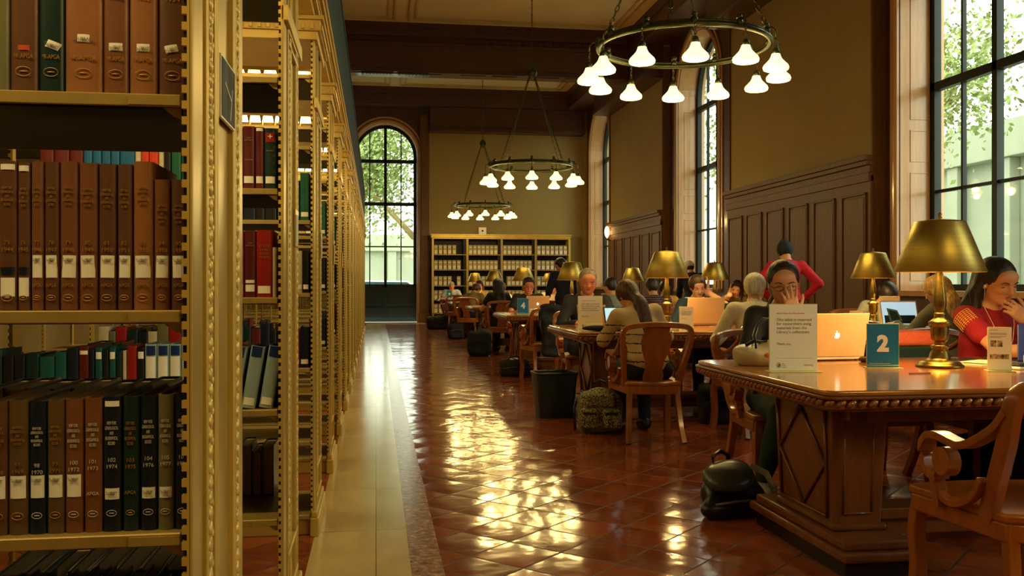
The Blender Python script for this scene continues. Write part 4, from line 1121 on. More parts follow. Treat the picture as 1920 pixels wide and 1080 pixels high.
# ================================================================ PEOPLE
def skin_mat(name, c, sc=1):
    m, b = base(name, rgb(*c), .5); b.inputs['Subsurface Weight'].default_value = .08; b.inputs['Subsurface Radius'].default_value = (.02, .008, .004)
    t = tex(m, s=22, detail=3); c0 = rgb(*c)
    r = ramp(m, t.outputs['Fac'], [(.35, tuple(x*.9 for x in c0)), (.65, c0)]); nodes(m)[1].new(r.outputs['Color'], b.inputs['Base Color']); return m
SK = {'fair': skin_mat('fair_skin', (226, 170, 130)), 'light': skin_mat('light_skin', (212, 152, 108)), 'ruddy': skin_mat('ruddy_skin', (206, 134, 100)), 'olive': skin_mat('olive_skin', (190, 132, 90))}
def hair_mat(name, c, c2):
    m, b = base(name, rgb(*c), .45); t = tex(m, s=60, scale=(1, 1, .12), detail=4)
    r = ramp(m, t.outputs['Fac'], [(.35, rgb(*c)), (.65, rgb(*c2))]); nodes(m)[1].new(r.outputs['Color'], b.inputs['Base Color']); bump(m, b, t.outputs['Fac'], .5, .004); return m
HR = {'black': hair_mat('black_hair', (14, 12, 12), (36, 30, 28)), 'brown': hair_mat('brown_hair', (46, 28, 18), (92, 58, 34)), 'dark': hair_mat('dark_brown_hair', (26, 18, 14), (58, 38, 26)),
      'blond': hair_mat('blond_hair', (176, 124, 62), (236, 190, 116)), 'white': hair_mat('white_hair', (160, 148, 124), (212, 204, 182)), 'grey': hair_mat('grey_hair', (96, 84, 68), (160, 146, 122))}
eyew = mat('eye_white', rgb(222, 214, 204), .2); iris = mat('dark_iris', rgb(30, 20, 14), .15); lipm = mat('lips', rgb(168, 84, 72), .4)
def cloth(name, c, s=120): return mat(name, rgb(*c), .85, var=.14, s=s, bmp=.25, bd=.002)
def stripes(name, c, c2, period, width, axis=2, zmax=9):
    m, b = base(name, rgb(*c), .85); n, l = nodes(m); tc = n.new('ShaderNodeTexCoord'); sp = n.new('ShaderNodeSeparateXYZ'); l.new(tc.outputs['Object'], sp.inputs[0])
    t = tex(m, s=7, detail=1); ad = n.new('ShaderNodeMath'); ad.operation = 'MULTIPLY_ADD'; ad.inputs[1].default_value = .02; l.new(t.outputs['Fac'], ad.inputs[0]); l.new(sp.outputs[axis], ad.inputs[2])
    fr = n.new('ShaderNodeMath'); fr.operation = 'PINGPONG'; fr.inputs[1].default_value = period/2; l.new(ad.outputs[0], fr.inputs[0])
    lt = n.new('ShaderNodeMath'); lt.operation = 'LESS_THAN'; lt.inputs[1].default_value = width/2; l.new(fr.outputs[0], lt.inputs[0])
    zl = n.new('ShaderNodeMath'); zl.operation = 'LESS_THAN'; zl.inputs[1].default_value = zmax; l.new(sp.outputs[2], zl.inputs[0]); mu = n.new('ShaderNodeMath'); mu.operation = 'MULTIPLY'; l.new(lt.outputs[0], mu.inputs[0]); l.new(zl.outputs[0], mu.inputs[1]); lt = mu
    mx = n.new('ShaderNodeMix'); mx.data_type = 'RGBA'; mx.inputs['A'].default_value = (*rgb(*c), 1); mx.inputs['B'].default_value = (*rgb(*c2), 1)
    l.new(lt.outputs[0], mx.inputs['Factor']); l.new(mx.outputs['Result'], b.inputs['Base Color']); return m
def nz(v): v = np.array(v, float); return v/(np.linalg.norm(v)+1e-9)
def ik(a, t, l1, l2, pole):
    a = np.array(a, float); t = np.array(t, float); d = t-a; L = np.linalg.norm(d)
    if L > (l1+l2)*.995: t = a+d/L*(l1+l2)*.995; d = t-a; L = np.linalg.norm(d)
    x = (l1*l1-l2*l2+L*L)/(2*L); h = math.sqrt(max(l1*l1-x*x, 0)); e = d/L; p = np.array(pole, float); p = p-e*(p@e); p = nz(p)
    return a+e*x+p*h, t
def add_hand(S, w, f, nrm, right, curl=25, spread=4, s=1., thumb=1., k=.008, fcurls=None):
    """w wrist, f finger direction, nrm palm normal (the way the palm faces)"""
    f = nz(f); nrm = nz(np.array(nrm)-f*(np.array(nrm, float)@f)); sd = np.cross(f, nrm)*(1 if right else -1)   # sd points to the thumb side
    R = np.stack([sd, f, nrm], 1)
    S.cone(w-f*.02*s, w+f*.02*s, .026*s, .025*s, k=.015)
    S.boxr(w+f*.052*s, (.040*s, .046*s, .014*s), .013*s, R, k=.012)
    S.ell(w+f*.035*s+sd*.022*s+nrm*.008*s, (.018*s, .03*s, .016*s), R, k=.012)
    lens = (.074, .082, .076, .060); offs = (.029, .0095, -.010, -.028)
    for i in range(4):
        c = curl if fcurls is None else fcurls[i]
        ang = rad(c*.35); p = w+f*(.092-.004*abs(i-1.2))*s+sd*offs[i]*s
        dirf = nz(f+sd*math.tan(rad(spread*(1.5-i))))
        L = lens[i]*s; r0 = .0088*s
        for q, (fr, rr0, rr1) in enumerate(((.46, 1, .93), (.30, .93, .86), (.24, .86, .74))):
            dd = nz(dirf*math.cos(ang)+nrm*math.sin(ang)); e = p+dd*L*fr; S.cone(p, e, r0*rr0, r0*rr1, k=.003); p = e; ang += rad(c)
    p = w+f*.028*s+sd*.032*s; dd = nz(sd*.75+f*.75+nrm*.35*thumb)
    for q, (L, r0, r1) in enumerate(((.034, .0125, .0105), (.030, .0105, .0095), (.024, .0095, .008))):
        e = p+dd*L*s; S.cone(p, e, r0*s, r1*s, k=.006 if q == 0 else .003); p = e; dd = nz(dd+f*.28+nrm*.22*thumb-sd*.12)
def person(label, x, y, rz, P, group=None):
    g = P.get
    s = g('s', 1.); sit = g('sit', True); h = g('h', .016); fem = g('fem', True)
    t = thing('person', label, 'person', (x, y, g('z', 0)), rad(rz), group)
    H = v3(0, g('hy', 0), .545 if sit else .95*s)
    la, sa = rad(g('lean', 8)), rad(g('side', 0))
    sp = nz((math.sin(sa), math.sin(la), math.cos(la)*math.cos(sa)))
    tw = Rz(g('twist', 0)); bw = 1. if fem else 1.13
    fwd = nz(np.cross(sp, v3(1, 0, 0))) ; fwd = tw@fwd; side = nz(np.cross(fwd, sp)) # side = +x (right)
    T = np.stack([side, fwd, sp], 1)
    def tp(a, b_, c): return H+T@v3(a, b_, c)*s
    shw = g('shw', .155*bw)
    ShR, ShL = tp(shw, 0, .455), tp(-shw, 0, .455)
    nb = tp(0, .0, .50); 
    R = T@Rz(g('head', (0, 0, 0))[0])@Rx(-g('head', (0, 0, 0))[1])@Ry(g('head', (0, 0, 0))[2])
    hs = g('hs', 1.)*s
    hc = nb+sp*.065*s+R@v3(0, .02, .085)*hs
    def hp(a, b_, c): return hc+R@v3(a, b_, c)*hs
    # ---- arms
    arms = {}
    for sd_, key, Sh, sx in (('R', 'handR', ShR, 1), ('L', 'handL', ShL, -1)):
        a = g(key) or dict(at=(sx*.17, .36, .80 if sit else .80), f=(-.3*sx, 1, -.1), n=(0, 0, -1), curl=18)
        at = np.array(a['at'], float)
        if a.get('head'): at = hp(*a['at'])
        el, at = ik(Sh, at, .285*s, .25*s, a.get('pole', (sx*.7, -.4, -.8)))
        arms[sd_] = (Sh, el, at, a)
    # ---- legs
    legs = []
    for sx in (-1, 1):
        hip = H+v3(sx*.09*s, 0, -.02)
        foot = g('footR' if sx > 0 else 'footL') or ((sx*.10, .40, .09) if sit else (sx*.11, .0, .09))
        kn, ft = ik(hip, foot, .43*s, (.43 if sit else .44)*s, (0, 1, .6) if sit else (0, 1, 0))
        legs.append((sx, hip, kn, ft))
    sk = SK[g('skin', 'light')]
    def torso(S, o, lower=True):
        S.ell(tp(0, -.005, .02), (.150*bw*.97*s+o, .115*s+o, .115*s+o), T, k=.05)
        S.ell(tp(0, .0, .17), (.125*bw*s+o, .098*s+o, .16*s+o), T, k=.05)
        S.ell(tp(0, .0, .335), (.142*bw*s+o, .105*s+o, .165*s+o), T, k=.05)
        if fem: 
            for q in (-1, 1): S.ell(tp(q*.065, .075, .31), (.055*s+o, .05*s+o, .055*s+o), T, k=.03)
        S.cone(tp(-shw*.86, -.005, .452), tp(shw*.86, -.005, .452), .052*s+o, k=.05)
        S.cone(tp(0, -.012, .44), tp(0, -.008, .51), .075*s+o*.6, .055*s+o*.2, k=.05)
    # ---- body
    S = SDF(.02); torso(S, 0)
    S.cone(tp(0, -.008, .47), nb+sp*.075*s+fwd*.012, .052*s*(1.0 if fem else 1.1), .050*s, k=.025)
    for Sh, el, at, a in arms.values():
        S.cone(Sh, Sh+(el-Sh)*.35, .050*bw*s, .043*bw*s, k=.03); S.cone(Sh+(el-Sh)*.35, el, .043*bw*s, .036*s, k=.02)
        S.cone(el, el+(at-el)*.4, .037*s, .036*s, k=.015); S.cone(el+(at-el)*.4, at, .036*s, .024*s, k=.015)
    for sx, hip, kn, ft in legs:
        S.cone(hip, kn, .085*s, .055*s, k=.04); S.cone(kn, kn+(ft-kn)*.4, .055*s, .052*s, k=.02); S.cone(kn+(ft-kn)*.4, ft, .052*s, .034*s, k=.02)
        S.cone(ft+v3(0, -.03, -.035), ft+v3(0, .13, -.055), .032*s, .024*s, k=.02)
    def E(c, r, k, sub=False): S.ell(hp(*c), tuple(q*hs for q in r), R, k=k*hs, sub=sub)
    jw = 1 if fem else 1.1
    E((0, -.018, .028), (.074, .092, .082), .02); E((0, .020, -.005), (.064*jw, .066, .078), .03); E((0, .030, -.055), (.050*jw, .052, .046), .03)
    E((0, .066, -.082), (.024*jw, .018, .016), .02)
    E((0, .062, .045), (.052, .028, .03), .02)
    for q in (-1, 1):
        E((q*.034, .064, -.02), (.022, .018, .016), .014); E((q*.031, .092, .006), (.017, .014, .011), .012, True)
        E((q*.074, -.002, -.006), (.008, .018, .031), .004); E((q*.079, .002, -.004), (.004, .010, .018), .004, True)
        S.cone(hp(q*.010, .084, .019), hp(q*.048, .074, .019), .006*hs, .005*hs, k=.008)
    S.cone(hp(0, .080, .012), hp(0, .104, -.022), .0065*hs, .0105*hs, k=.010)
    for q in (-1, 1): S.ell(hp(q*.0105, .094, -.026), .0072*hs, k=.006)
    E((0, .083, -.046), (.019, .010, .0055), .006); E((0, .081, -.056), (.017, .010, .0065), .006)
    E((0, .0925, -.0508), (.018, .004, .0016), .003, True)
    headS = SDF(); headS.p = list(S.p)
    for (Sh, el, at, a), rt in ((arms['R'], True), (arms['L'], False)):
        ff = np.array(a.get('f', (0, 1, 0)), float); nn = np.array(a.get('n', (0, 0, -1)), float)
        if a.get('head'): ff, nn = R@ff, R@nn
        if g('hands', True): add_hand(S, at, ff, nn, rt, a.get('curl', 20), a.get('spread', 4), s*.98, a.get('thumb', 1.), fcurls=a.get('fc'))
        else: S.ell(at+nz(ff)*.06, (.04, .04, .03), k=.02)
    lipc = hp(0, .092, -.051)
    def region(c):
        q = (c-lipc)@R; return (((q/np.array([.021, .02, .0095])/hs)**2).sum(-1) < 1).astype(int)
    S.build('body', h, [sk, lipm], t, region)
    # ---- face details
    if g('face', True):
        for q in (-1, 1):
            o = hp(q*.031, .16, .004); hit = headS.hit(o, R@v3(0, -1, 0), 300, .12*hs)
            down = g('closed', False)
            MB().ball(tuple(hit+R@v3(0, -.008, 0)*hs), .0115*hs, 12, 8).build('eye', eyew if not down else sk, t, smooth=True)
            if not down: MB().ball(tuple(hit+R@v3(0, -.0005, -.001)*hs), .0048*hs, 10, 6).build('iris', iris, t, smooth=True)
            b = MB(); lz = -.004 if down else .006
            b.tube([tuple(hit+R@v3(q*dx, .0035-abs(dx)*.25, lz-abs(dx+.0)*.30)*hs) for dx in (-.014, -.008, 0, .008, .015)], .0016*hs, 5)
            b.build('eyelashes', iris, t)
            b = MB(); pts = []
            for dx, dz in ((-.017, .019), (-.006, .0235), (.006, .0245), (.018, .020)):
                o = hp(q*(.033+dx), .16, dz); pts.append(tuple(headS.hit(o, R@v3(0, -1, 0), 300, .14*hs)))
            b.tube(pts, .0028*hs, 6, scales=[1, 1.1, .9, .5]); b.build('eyebrow', HR[g('brow', g('hair', ('', 'dark'))[1])], t)
    if g('glasses'):
        b = MB()
        for q in (-1, 1):
            b.tube([tuple(hp(q*.033+.024*math.cos(2*PI*i/20), .101, -.002+.012*math.sin(2*PI*i/20)*(1.15 if math.sin(2*PI*i/20) < 0 else 1))) for i in range(20)], .0016*hs, 5, closed=True)
            b.tube([tuple(hp(q*.057, .100, .002)), tuple(hp(q*.078, .06, .003)), tuple(hp(q*.082, -.005, .004)), tuple(hp(q*.080, -.02, -.012))], .0016*hs, 5)
        b.tube([tuple(hp(-.010, .101, .002)), tuple(hp(0, .104, .005)), tuple(hp(.010, .101, .002))], .0015*hs, 5)
        b.build('glasses', g('glasses'), t)
    # ---- clothes
    o = .011; top = g('top'); sl = g('sleeve', 'long')
    S = SDF(.02); torso(S, o)
    if g('coat'): S.ell(tp(0, -.0, .05), (.165*bw, .13, .14), T, k=.05)
    for Sh, el, at, a in arms.values():
        if sl == 'long':
            S.cone(Sh, el, .051*bw*s+o, .040*s+o, k=.03); S.cone(el, el+(at-el)*.9, .040*s+o, .029*s+o, k=.02)
        elif sl == 'short': S.cone(Sh, Sh+(el-Sh)*.5, .053*bw*s+o, .047*bw*s+o*1.4, k=.03)
        elif sl == 'half': S.cone(Sh, el, .053*bw*s+o, .040*bw*s+o*1.4, k=.03); S.cone(el, el+(at-el)*.3, .041*s+o, .040*s+o, k=.02)
    nk = g('neck', .062)
    S.ell(nb+sp*.045*s+fwd*.02, (nk, nk*g('neckd', 1.2), .05), T, k=.008, sub=True)
    S.cut(nb*0+sp, float((nb+sp*g('collar', .02))@sp))
    if sit: S.cut((0, 0, -1), -.44)
    S.noise = wrinkle(g('wr', .0035), 26)
    S.build('top', h if h > .008 else h*1.15, top, t)
    if g('collarm'):
        S = SDF(.01); S.cone(tp(0, -.012, .49), tp(0, .004, .535), .068*s, .062*s, k=.01); S.cone(tp(0, -.012, .48), tp(0, .006, .56), .058*s, .056*s, k=.004, sub=True)
        S.build('collar', h, g('collarm'), t)
    S = SDF(.02)
    S.ell(tp(0, -.005, .0), (.155*bw*s+.006, .12*s+.006, .11*s), T, k=.05)
    for sx, hip, kn, ft in legs:
        S.cone(hip, kn, .088*s+o*.6, .058*s+o, k=.04); S.cone(kn, kn+(ft-kn)*.45, .058*s+o, .055*s+o*.8, k=.02); S.cone(kn+(ft-kn)*.45, ft, .055*s+o*.8, .036*s+o*g('flare', .9), k=.02)
    if sit: S.cut((0, 0, -1), -.09)
    S.noise = wrinkle(.003, 22)
    S.build('trousers', max(h, .010), g('trousers'), t)
    for sx, hip, kn, ft in legs:
        S = SDF(.02); S.cone(ft+v3(0, -.035, -.04), ft+v3(0, .13, -.058), .040*s, .034*s); S.cone(ft+v3(0, -.02, -.02), ft+v3(0, .05, -.045), .042*s, .036*s)
        S.cut((0, 0, -1), -(ft[2]-.088)); S.build('shoe', max(h, .008), g('shoes', blackp), t)
    # ---- hair
    kind, hcol = g('hair', ('short', 'dark')); S = SDF(.02)
    def Hh(c, r, k=.02, sub=False): S.ell(hp(*c), tuple(q*hs for q in r), R, k=k*hs, sub=sub)
    o2 = .013
    if kind == 'bald':
        Hh((0, -.022, .012), (.074+.011, .092+.011, .085)); Hh((0, .03, .165), (.14, .16, .10), .008, True); Hh((0, .105, -.01), (.10, .085, .13), .008, True); Hh((0, -.02, -.14), (.12, .14, .07), .012, True)
    elif kind == 'beanie':
        Hh((0, -.022, .034), (.074+.022, .092+.022, .082+.022)); Hh((0, -.04, .11), (.05, .06, .045), .03)
        S.cone(hp(-.02, -.03, .145), hp(.02, -.03, .145), .012*hs, k=.02)
    elif kind == 'cap':
        Hh((0, -.022, .03), (.09, .108, .10)); 
    else:
        vol = g('vol', 0); Hh((0, -.022, .028), (.074+o2+vol, .092+o2+vol, .082+o2+vol))
        Hh((0, -.05, -.02), (.068+vol, .062+vol, .07), .02)
        if kind == 'long':
            hl = g('hl', .30); hw = g('hw', 1.)
            if g('curtain', True):
                for q in (-1, 1):
                    S.cone(hp(q*.066, -.035, .03), hp(q*.078, -.035, -.06), .026*hs, .030*hs, k=.03)
                    S.cone(hp(q*.078, -.035, -.06), nb+R@v3(q*.095, .02 if g('front') else -.04, 0)*hs-sp*(hl-.16)*hs, .032*hs, .016*hs, k=.03)
            bk = nb+T@v3(g('hx', 0), -.085-.02, -hl+.13)*hs
            S.cone(hp(0, -.07, 0), nb+T@v3(g('hx', 0)*.5, -.085, .0)*hs, .070*hw*hs, .062*hw*hs, k=.04); S.ell((nb+T@v3(g('hx', 0)*.6, -.095, 0)*hs)*.5+bk*.5, (.085*hw*hs, .035*hs, (hl-.05)*.62*hs), T, k=.04)
            for q in (-.05, -.018, .018, .05): S.cone(nb+T@v3(q*hw+g('hx', 0)*.5, -.09, 0)*hs, bk+T@v3(q*.9*hw, .01, -.05-abs(q)*.3)*hs, .022*hs, .012*hs, k=.02)
        if kind == 'bun': Hh((0, -.115, .02), (.038, .034, .038), .012)
        if kind == 'pony':
            S.cone(hp(0, -.10, .02), nb+T@v3(0, -.12, -.12)*hs, .028*hs, .020*hs)
        if kind == 'fringe': Hh((0, .05, .062), (.06, .035, .03), .02)
        # open the face
        fz = g('hairline', .062)
        Hh((0, .105, fz-.075), (.062 if kind != 'long' else .064, .075, .085), .012, True)
        if kind in ('short', 'bun', 'fringe', 'pony'):
            for q in (-1, 1): Hh((q*.085, .02, -.055), (.03, .055, .055), .012, True)
            Hh((0, -.02, -.135), (.12, .14, .06), .012, True)
    def strands(Pp):
        q = (Pp-hc)@R; a = np.arctan2(q[..., 0], -q[..., 1]+.001)
        return .0012*np.sin(a*34+q[..., 2]*20)+.0007*np.sin(a*71-q[..., 2]*35)
    if kind not in ('beanie', 'cap'): S.noise = strands
    else: S.noise = lambda Pp: .0012*np.sin(np.arctan2(((Pp-hc)@R)[..., 0], ((Pp-hc)@R)[..., 1])*40)
    S.build('hair' if kind not in ('beanie', 'cap') else ('beanie' if kind == 'beanie' else 'cap'), max(h*.9, .006), g('hairm', HR[hcol]), t)
    if kind == 'cap':
        S = SDF(.02); Hh((0, -.04, -.02), (.070, .070, .06)); Hh((0, .09, -.03), (.08, .085, .12), .01, True); S.build('hair', max(h*.9, .006), HR[hcol], t)
    return t, dict(hp=hp, R=R, nb=nb, tp=tp, arms=arms, legs=legs, T=T)
blk = cloth('black_cloth_top', (20, 20, 22)); dkn = cloth('dark_navy_knit', (14, 20, 38)); suit = cloth('dark_suit', (20, 24, 32)); denim = cloth('dark_denim', (22, 32, 52)); greenp = cloth('dark_green_leggings', (20, 52, 44))
wsh = cloth('white_shirt', (214, 202, 172)); gsh = cloth('grey_shirt', (128, 130, 122)); redk = cloth('bright_red_sweater', (186, 16, 44)); redd = cloth('dark_red_top', (150, 14, 32)); hea = cloth('heather_grey_sweater', (112, 112, 92)); olv = cloth('olive_coat', (124, 104, 56))
strb = stripes('beige_striped_knit', (196, 172, 120), (42, 34, 40), .068, .009, zmax=.90); strd = stripes('dark_striped_shirt', (40, 24, 28), (130, 90, 86), .03, .008)
tealh = cloth('dark_teal_hoodie', (16, 46, 60)); blueg = cloth('pale_blue_shirt', (120, 134, 146))
shoe_g = cloth('pale_trainer', (150, 150, 130))
# --- at the nearest table
pA, iA = person('woman with glasses and dark pulled back hair covering her mouth with her hand', 2.36, 5.24, 176, dict(
    h=.0062, skin='light', hair=('long', 'dark'), hl=.24, hw=.6, curtain=False, hairline=.10, vol=-.003, glasses=blackp, s=1.03, top=blk, trousers=greenp, shoes=shoe_g, lean=7, head=(-14, 8, 4), closed=True, neck=.058, shw=.16, flare=.1, hs=1.07,
    handL=dict(at=(-.035, .135, -.135), head=True, f=(.16, -.05, 1), n=(.1, -1, -.05), fc=(8, 10, 14, 20), spread=9, pole=(-.5, .6, -1)),
    handR=dict(at=(.16, .46, .835), f=(-.8, 1, 0), n=(0, 0, -1)), footR=(.19, .26, .09), footL=(-.10, .14, .10)))
chair('oak armchair of the woman in glasses, at the far side of the nearest table', 2.36, 5.30, 180)
pB, iB = person('young woman with long black hair, red top and white earphones, hand at her mouth', 3.52, 5.06, 190, dict(
    h=.006, skin='light', hair=('long', 'black'), hl=.25, front=True, hairline=.078, vol=-.002, top=redd, sleeve='short', trousers=denim, lean=12, side=3, s=1.06, head=(-2, 8, 0), closed=True, neck=.075, neckd=1.4, hs=1.09,
    handL=dict(at=(-.075, .15, -.145), head=True, f=(.75, -.25, .55), n=(.2, -1, 0), fc=(40, 45, 50, 55), pole=(-.8, .2, -1)),
    handR=dict(at=(-.02, .50, .835), f=(-1, .25, 0), n=(0, 0, -1), curl=25, pole=(1, -.2, -.4))))
chair('oak armchair of the young woman in red', 3.56, 5.22, 190)
# lattice of yellow stitching on her shoulder, earphones
lat = mat('yellow_stitching', rgb(214, 160, 60), .6)
b = MB(); ShR = iB['arms']['R'][0]; eR = iB['arms']['R'][1]; ax_ = nz(eR-ShR); T_ = iB['T']
uu = nz(T_[:, 1]-ax_*(T_[:, 1]@ax_)); ww = np.cross(ax_, uu)
sg = 1 if ww[0] > 0 else -1
for i in range(7):
    L = .0+.013*i; b.tube([tuple(ShR+ax_*L+(uu*math.cos(a)+ww*sg*math.sin(a))*.0725) for a in [rad(20+q*14) for q in range(8)]], .0018, 4)
for q in range(8):
    a = rad(20+q*14); b.tube([tuple(ShR+ax_*(.013*i)+(uu*math.cos(a)+ww*sg*math.sin(a))*.0728) for i in range(8)], .0018, 4)
b.build('shoulder_stitching', lat, pB)
t = thing('earphones', 'white earphones with thin cords hanging from the young woman in red', 'earphones', pB.location, pB.rotation_euler.z)
hp = iB['hp']; b = MB()
for q in (1, -1):
    p0 = hp(q*.082, .012, -.014); p1 = hp(q*.088, .03, -.10); p2 = iB['tp'](q*.05, .135, .36); p3 = iB['tp'](.0, .165, .22)
    b.ball(tuple(p0), (.008, .008, .010), 8, 6); b.tube([tuple(p0), tuple(p0*.5+p1*.5+v3(0, .004, 0)), tuple(p1), tuple(p1*.4+p2*.6+v3(0, .012, 0)), tuple(p2), tuple(p3)], .0014, 5)
b.tube([tuple(iB['tp'](0, .165, .22)), tuple(iB['tp'](.0, .17, .1)), (.0, .42, .80)], .0014, 5)
b.build('cord', whitep, t, smooth=True)
chair('empty oak armchair between the woman in glasses and the young woman in red', 3.02, 5.40, 176)
# --- near side of the second table
person('woman seen from behind in a beige knit with dark stripes, long brown hair', 2.11, 7.06, 2, dict(h=.0085, hair=('long', 'brown'), hl=.34, hx=.03, hw=.66, curtain=False, vol=.002, top=strb, trousers=denim, lean=22, side=-6, head=(8, 24, -8), neck=.06, face=False, coat=True,
    handL=dict(at=(-.13, .52, .85), f=(.2, 1, 0)), handR=dict(at=(.15, .50, .85), f=(-.2, 1, 0))))
chair('oak armchair with the woman in the striped knit', 2.10, 7.06, -3)
person('white haired man in a pale shirt seen from behind', 3.10, 7.28, -10, dict(h=.0095, fem=False, hair=('short', 'white'), vol=.004, top=wsh, trousers=denim, lean=14, head=(-25, 6, 4), face=False, collarm=wsh, neck=.05))
chair('oak armchair of the white haired man', 3.03, 7.16, 4)
person('blond woman in a grey sweater seen from behind, working at a white laptop', 4.84, 7.20, 16, dict(h=.0085, hair=('long', 'blond'), hl=.26, vol=.008, top=hea, trousers=denim, lean=18, head=(14, 12, 0), face=False, curtain=True, neck=.055,
    handL=dict(at=(-.20, .48, .85), f=(.1, 1, 0))))
chair('oak armchair of the blond woman in grey', 4.84, 7.12, 8)
# --- far side of the second table
person('balding man in a dark suit reading behind the tall white card', 2.20, 9.66, 180, dict(h=.0095, fem=False, skin='ruddy', hair=('short', 'grey'), hairline=.10, vol=-.005, brow='grey', closed=True, top=suit, trousers=suit, lean=6, s=1.06, head=(-8, 10, 0), neck=.052, hs=1.10))
chair('oak armchair of the balding man', 2.20, 9.76, 180)
person('young woman with hand at her temple lit by the lamp, behind an open laptop', 3.38, 9.64, 180, dict(h=.0085, skin='fair', hair=('bun', 'brown'), vol=.006, top=tealh, trousers=denim, lean=10, head=(-4, 12, 6), neck=.08, neckd=1.6, closed=True,
    handL=dict(at=(-.095, .05, -.045), head=True, f=(-.05, -.1, 1), n=(1, -.2, 0), curl=14, pole=(-.8, .5, -1))))
chair('oak armchair of the young woman at the laptop', 3.38, 9.72, 180)
person('dark haired person in a grey shirt bent low over the second table', 5.42, 9.55, 170, dict(h=.012, fem=False, hair=('short', 'black'), vol=.01, top=gsh, trousers=denim, lean=26, head=(10, 26, 0), face=True))
chair('oak armchair of the person bent over the table', 5.42, 9.78, 180)
# --- third table (number 4)
person('reader in a grey shirt seen from behind at the number 4 table', 3.10, 11.9, 5, dict(h=.014, fem=False, hair=('short', 'black'), top=gsh, trousers=denim, lean=12, face=False, head=(20, 10, 0)))
chair('oak armchair of the reader in grey', 3.10, 11.8, 0)
person('dark haired reader in a dark striped shirt seen from behind', 3.68, 11.95, 4, dict(h=.014, fem=False, hair=('short', 'dark'), vol=.01, top=strd, trousers=denim, lean=14, face=False, head=(-16, 12, 0)))
chair('oak armchair of the reader in dark stripes', 3.66, 11.78, 0)
person('man in black top and dark glasses reading a laptop, behind the blue number 4 card', 2.28, 14.02, 180, dict(h=.011, fem=False, skin='ruddy', hair=('short', 'dark'), glasses=blackp, top=blk, trousers=denim, lean=8, closed=True, head=(-2, 14, 0), hs=1.08, sleeve='short', neck=.055,
    footR=(.14, .30, .09), footL=(-.08, .36, .09)))
chair('oak armchair of the man in dark glasses', 2.28, 14.12, 180)
person('young person with dark hair under the big lamp, facing the camera', 4.35, 13.9, 180, dict(h=.013, skin='fair', hair=('short', 'black'), vol=.008, top=olv, trousers=denim, lean=22, head=(-12, 18, 8), closed=True))
chair('oak armchair of the young person under the big lamp', 4.35, 14.1, 180)
person('woman leaning her head on her hand, seen small beyond the dark lamp shade', 5.50, 14.0, 185, dict(h=.013, skin='fair', hair=('long', 'dark'), hl=.2, front=True, top=olv, trousers=denim, lean=20, head=(-32, 14, 0), sleeve='half',
    handR=dict(at=(.085, .04, -.06), head=True, f=(.05, -.1, 1), n=(-1, 0, 0), curl=20, pole=(.8, .5, -1))))
chair('oak armchair of the woman leaning on her hand', 5.50, 14.15, 180)
# --- fourth to sixth tables
person('girl with long straight black hair seen from behind', 2.15, 16.25, 12, dict(h=.015, hair=('long', 'black'), hl=.42, vol=.004, top=blk, trousers=denim, lean=8, face=False, head=(6, 4, 0), sleeve='short', neck=.06))
chair('oak armchair of the girl with long black hair', 2.15, 16.15, 0)
person('dark haired woman in white, hand to face, behind the teal number 5 card', 2.42, 18.35, 180, dict(h=.016, skin='light', hair=('bun', 'dark'), vol=.012, top=wsh, trousers=denim, lean=24, head=(-12, 16, 0), sleeve='short',
    handL=dict(at=(-.04, .12, -.13), head=True, f=(.2, -.1, 1), n=(.1, -1, 0), curl=40, pole=(-.6, .5, -1))))
chair('oak armchair of the woman in white', 2.42, 18.5, 180)
person('reader half hidden at the right of the man in glasses, dark hair and white top', 3.45, 18.4, 180, dict(h=.018, hair=('short', 'black'), top=wsh, trousers=denim, lean=20, head=(20, 14, 0)))
chair('oak armchair of the half hidden reader', 3.45, 18.5, 180)
person('distant reader in brown, small face beyond the bald man', 4.62, 18.3, 180, dict(h=.018, skin='fair', hair=('short', 'dark'), top=olv, trousers=denim, lean=26, head=(0, 14, 0)))
chair('oak armchair of the distant reader in brown', 4.62, 18.5, 180)
person('reader in an olive coat leaning on the table, seen from behind at left', 2.05, 20.55, -30, dict(h=.017, fem=False, hair=('short', 'brown'), vol=.012, top=olv, trousers=denim, lean=30, face=False, head=(-10, 16, 0)))
chair('oak armchair of the reader in the olive coat', 2.02, 20.5, -20)
person('woman with long brown hair resting her chin on her hand, under the small brass lamp', 2.50, 22.7, 180, dict(h=.017, skin='fair', hair=('long', 'brown'), hl=.3, front=True, vol=.008, top=olv, trousers=denim, lean=10, head=(-8, 14, 6),
    handR=dict(at=(.02, .11, -.15), head=True, f=(-.3, -.1, 1), n=(-.1, -1, 0), curl=50, pole=(.6, .5, -1))))
chair('oak armchair of the woman resting her chin', 2.5, 22.85, 180)
person('grey haired man in a pale blue shirt reading at the farthest table', 2.16, 27.1, 180, dict(h=.018, fem=False, skin='ruddy', hair=('short', 'grey'), top=blueg, trousers=denim, lean=16, head=(0, 22, 0), sleeve='short', closed=True))
chair('oak armchair of the grey haired man', 2.16, 27.2, 180)
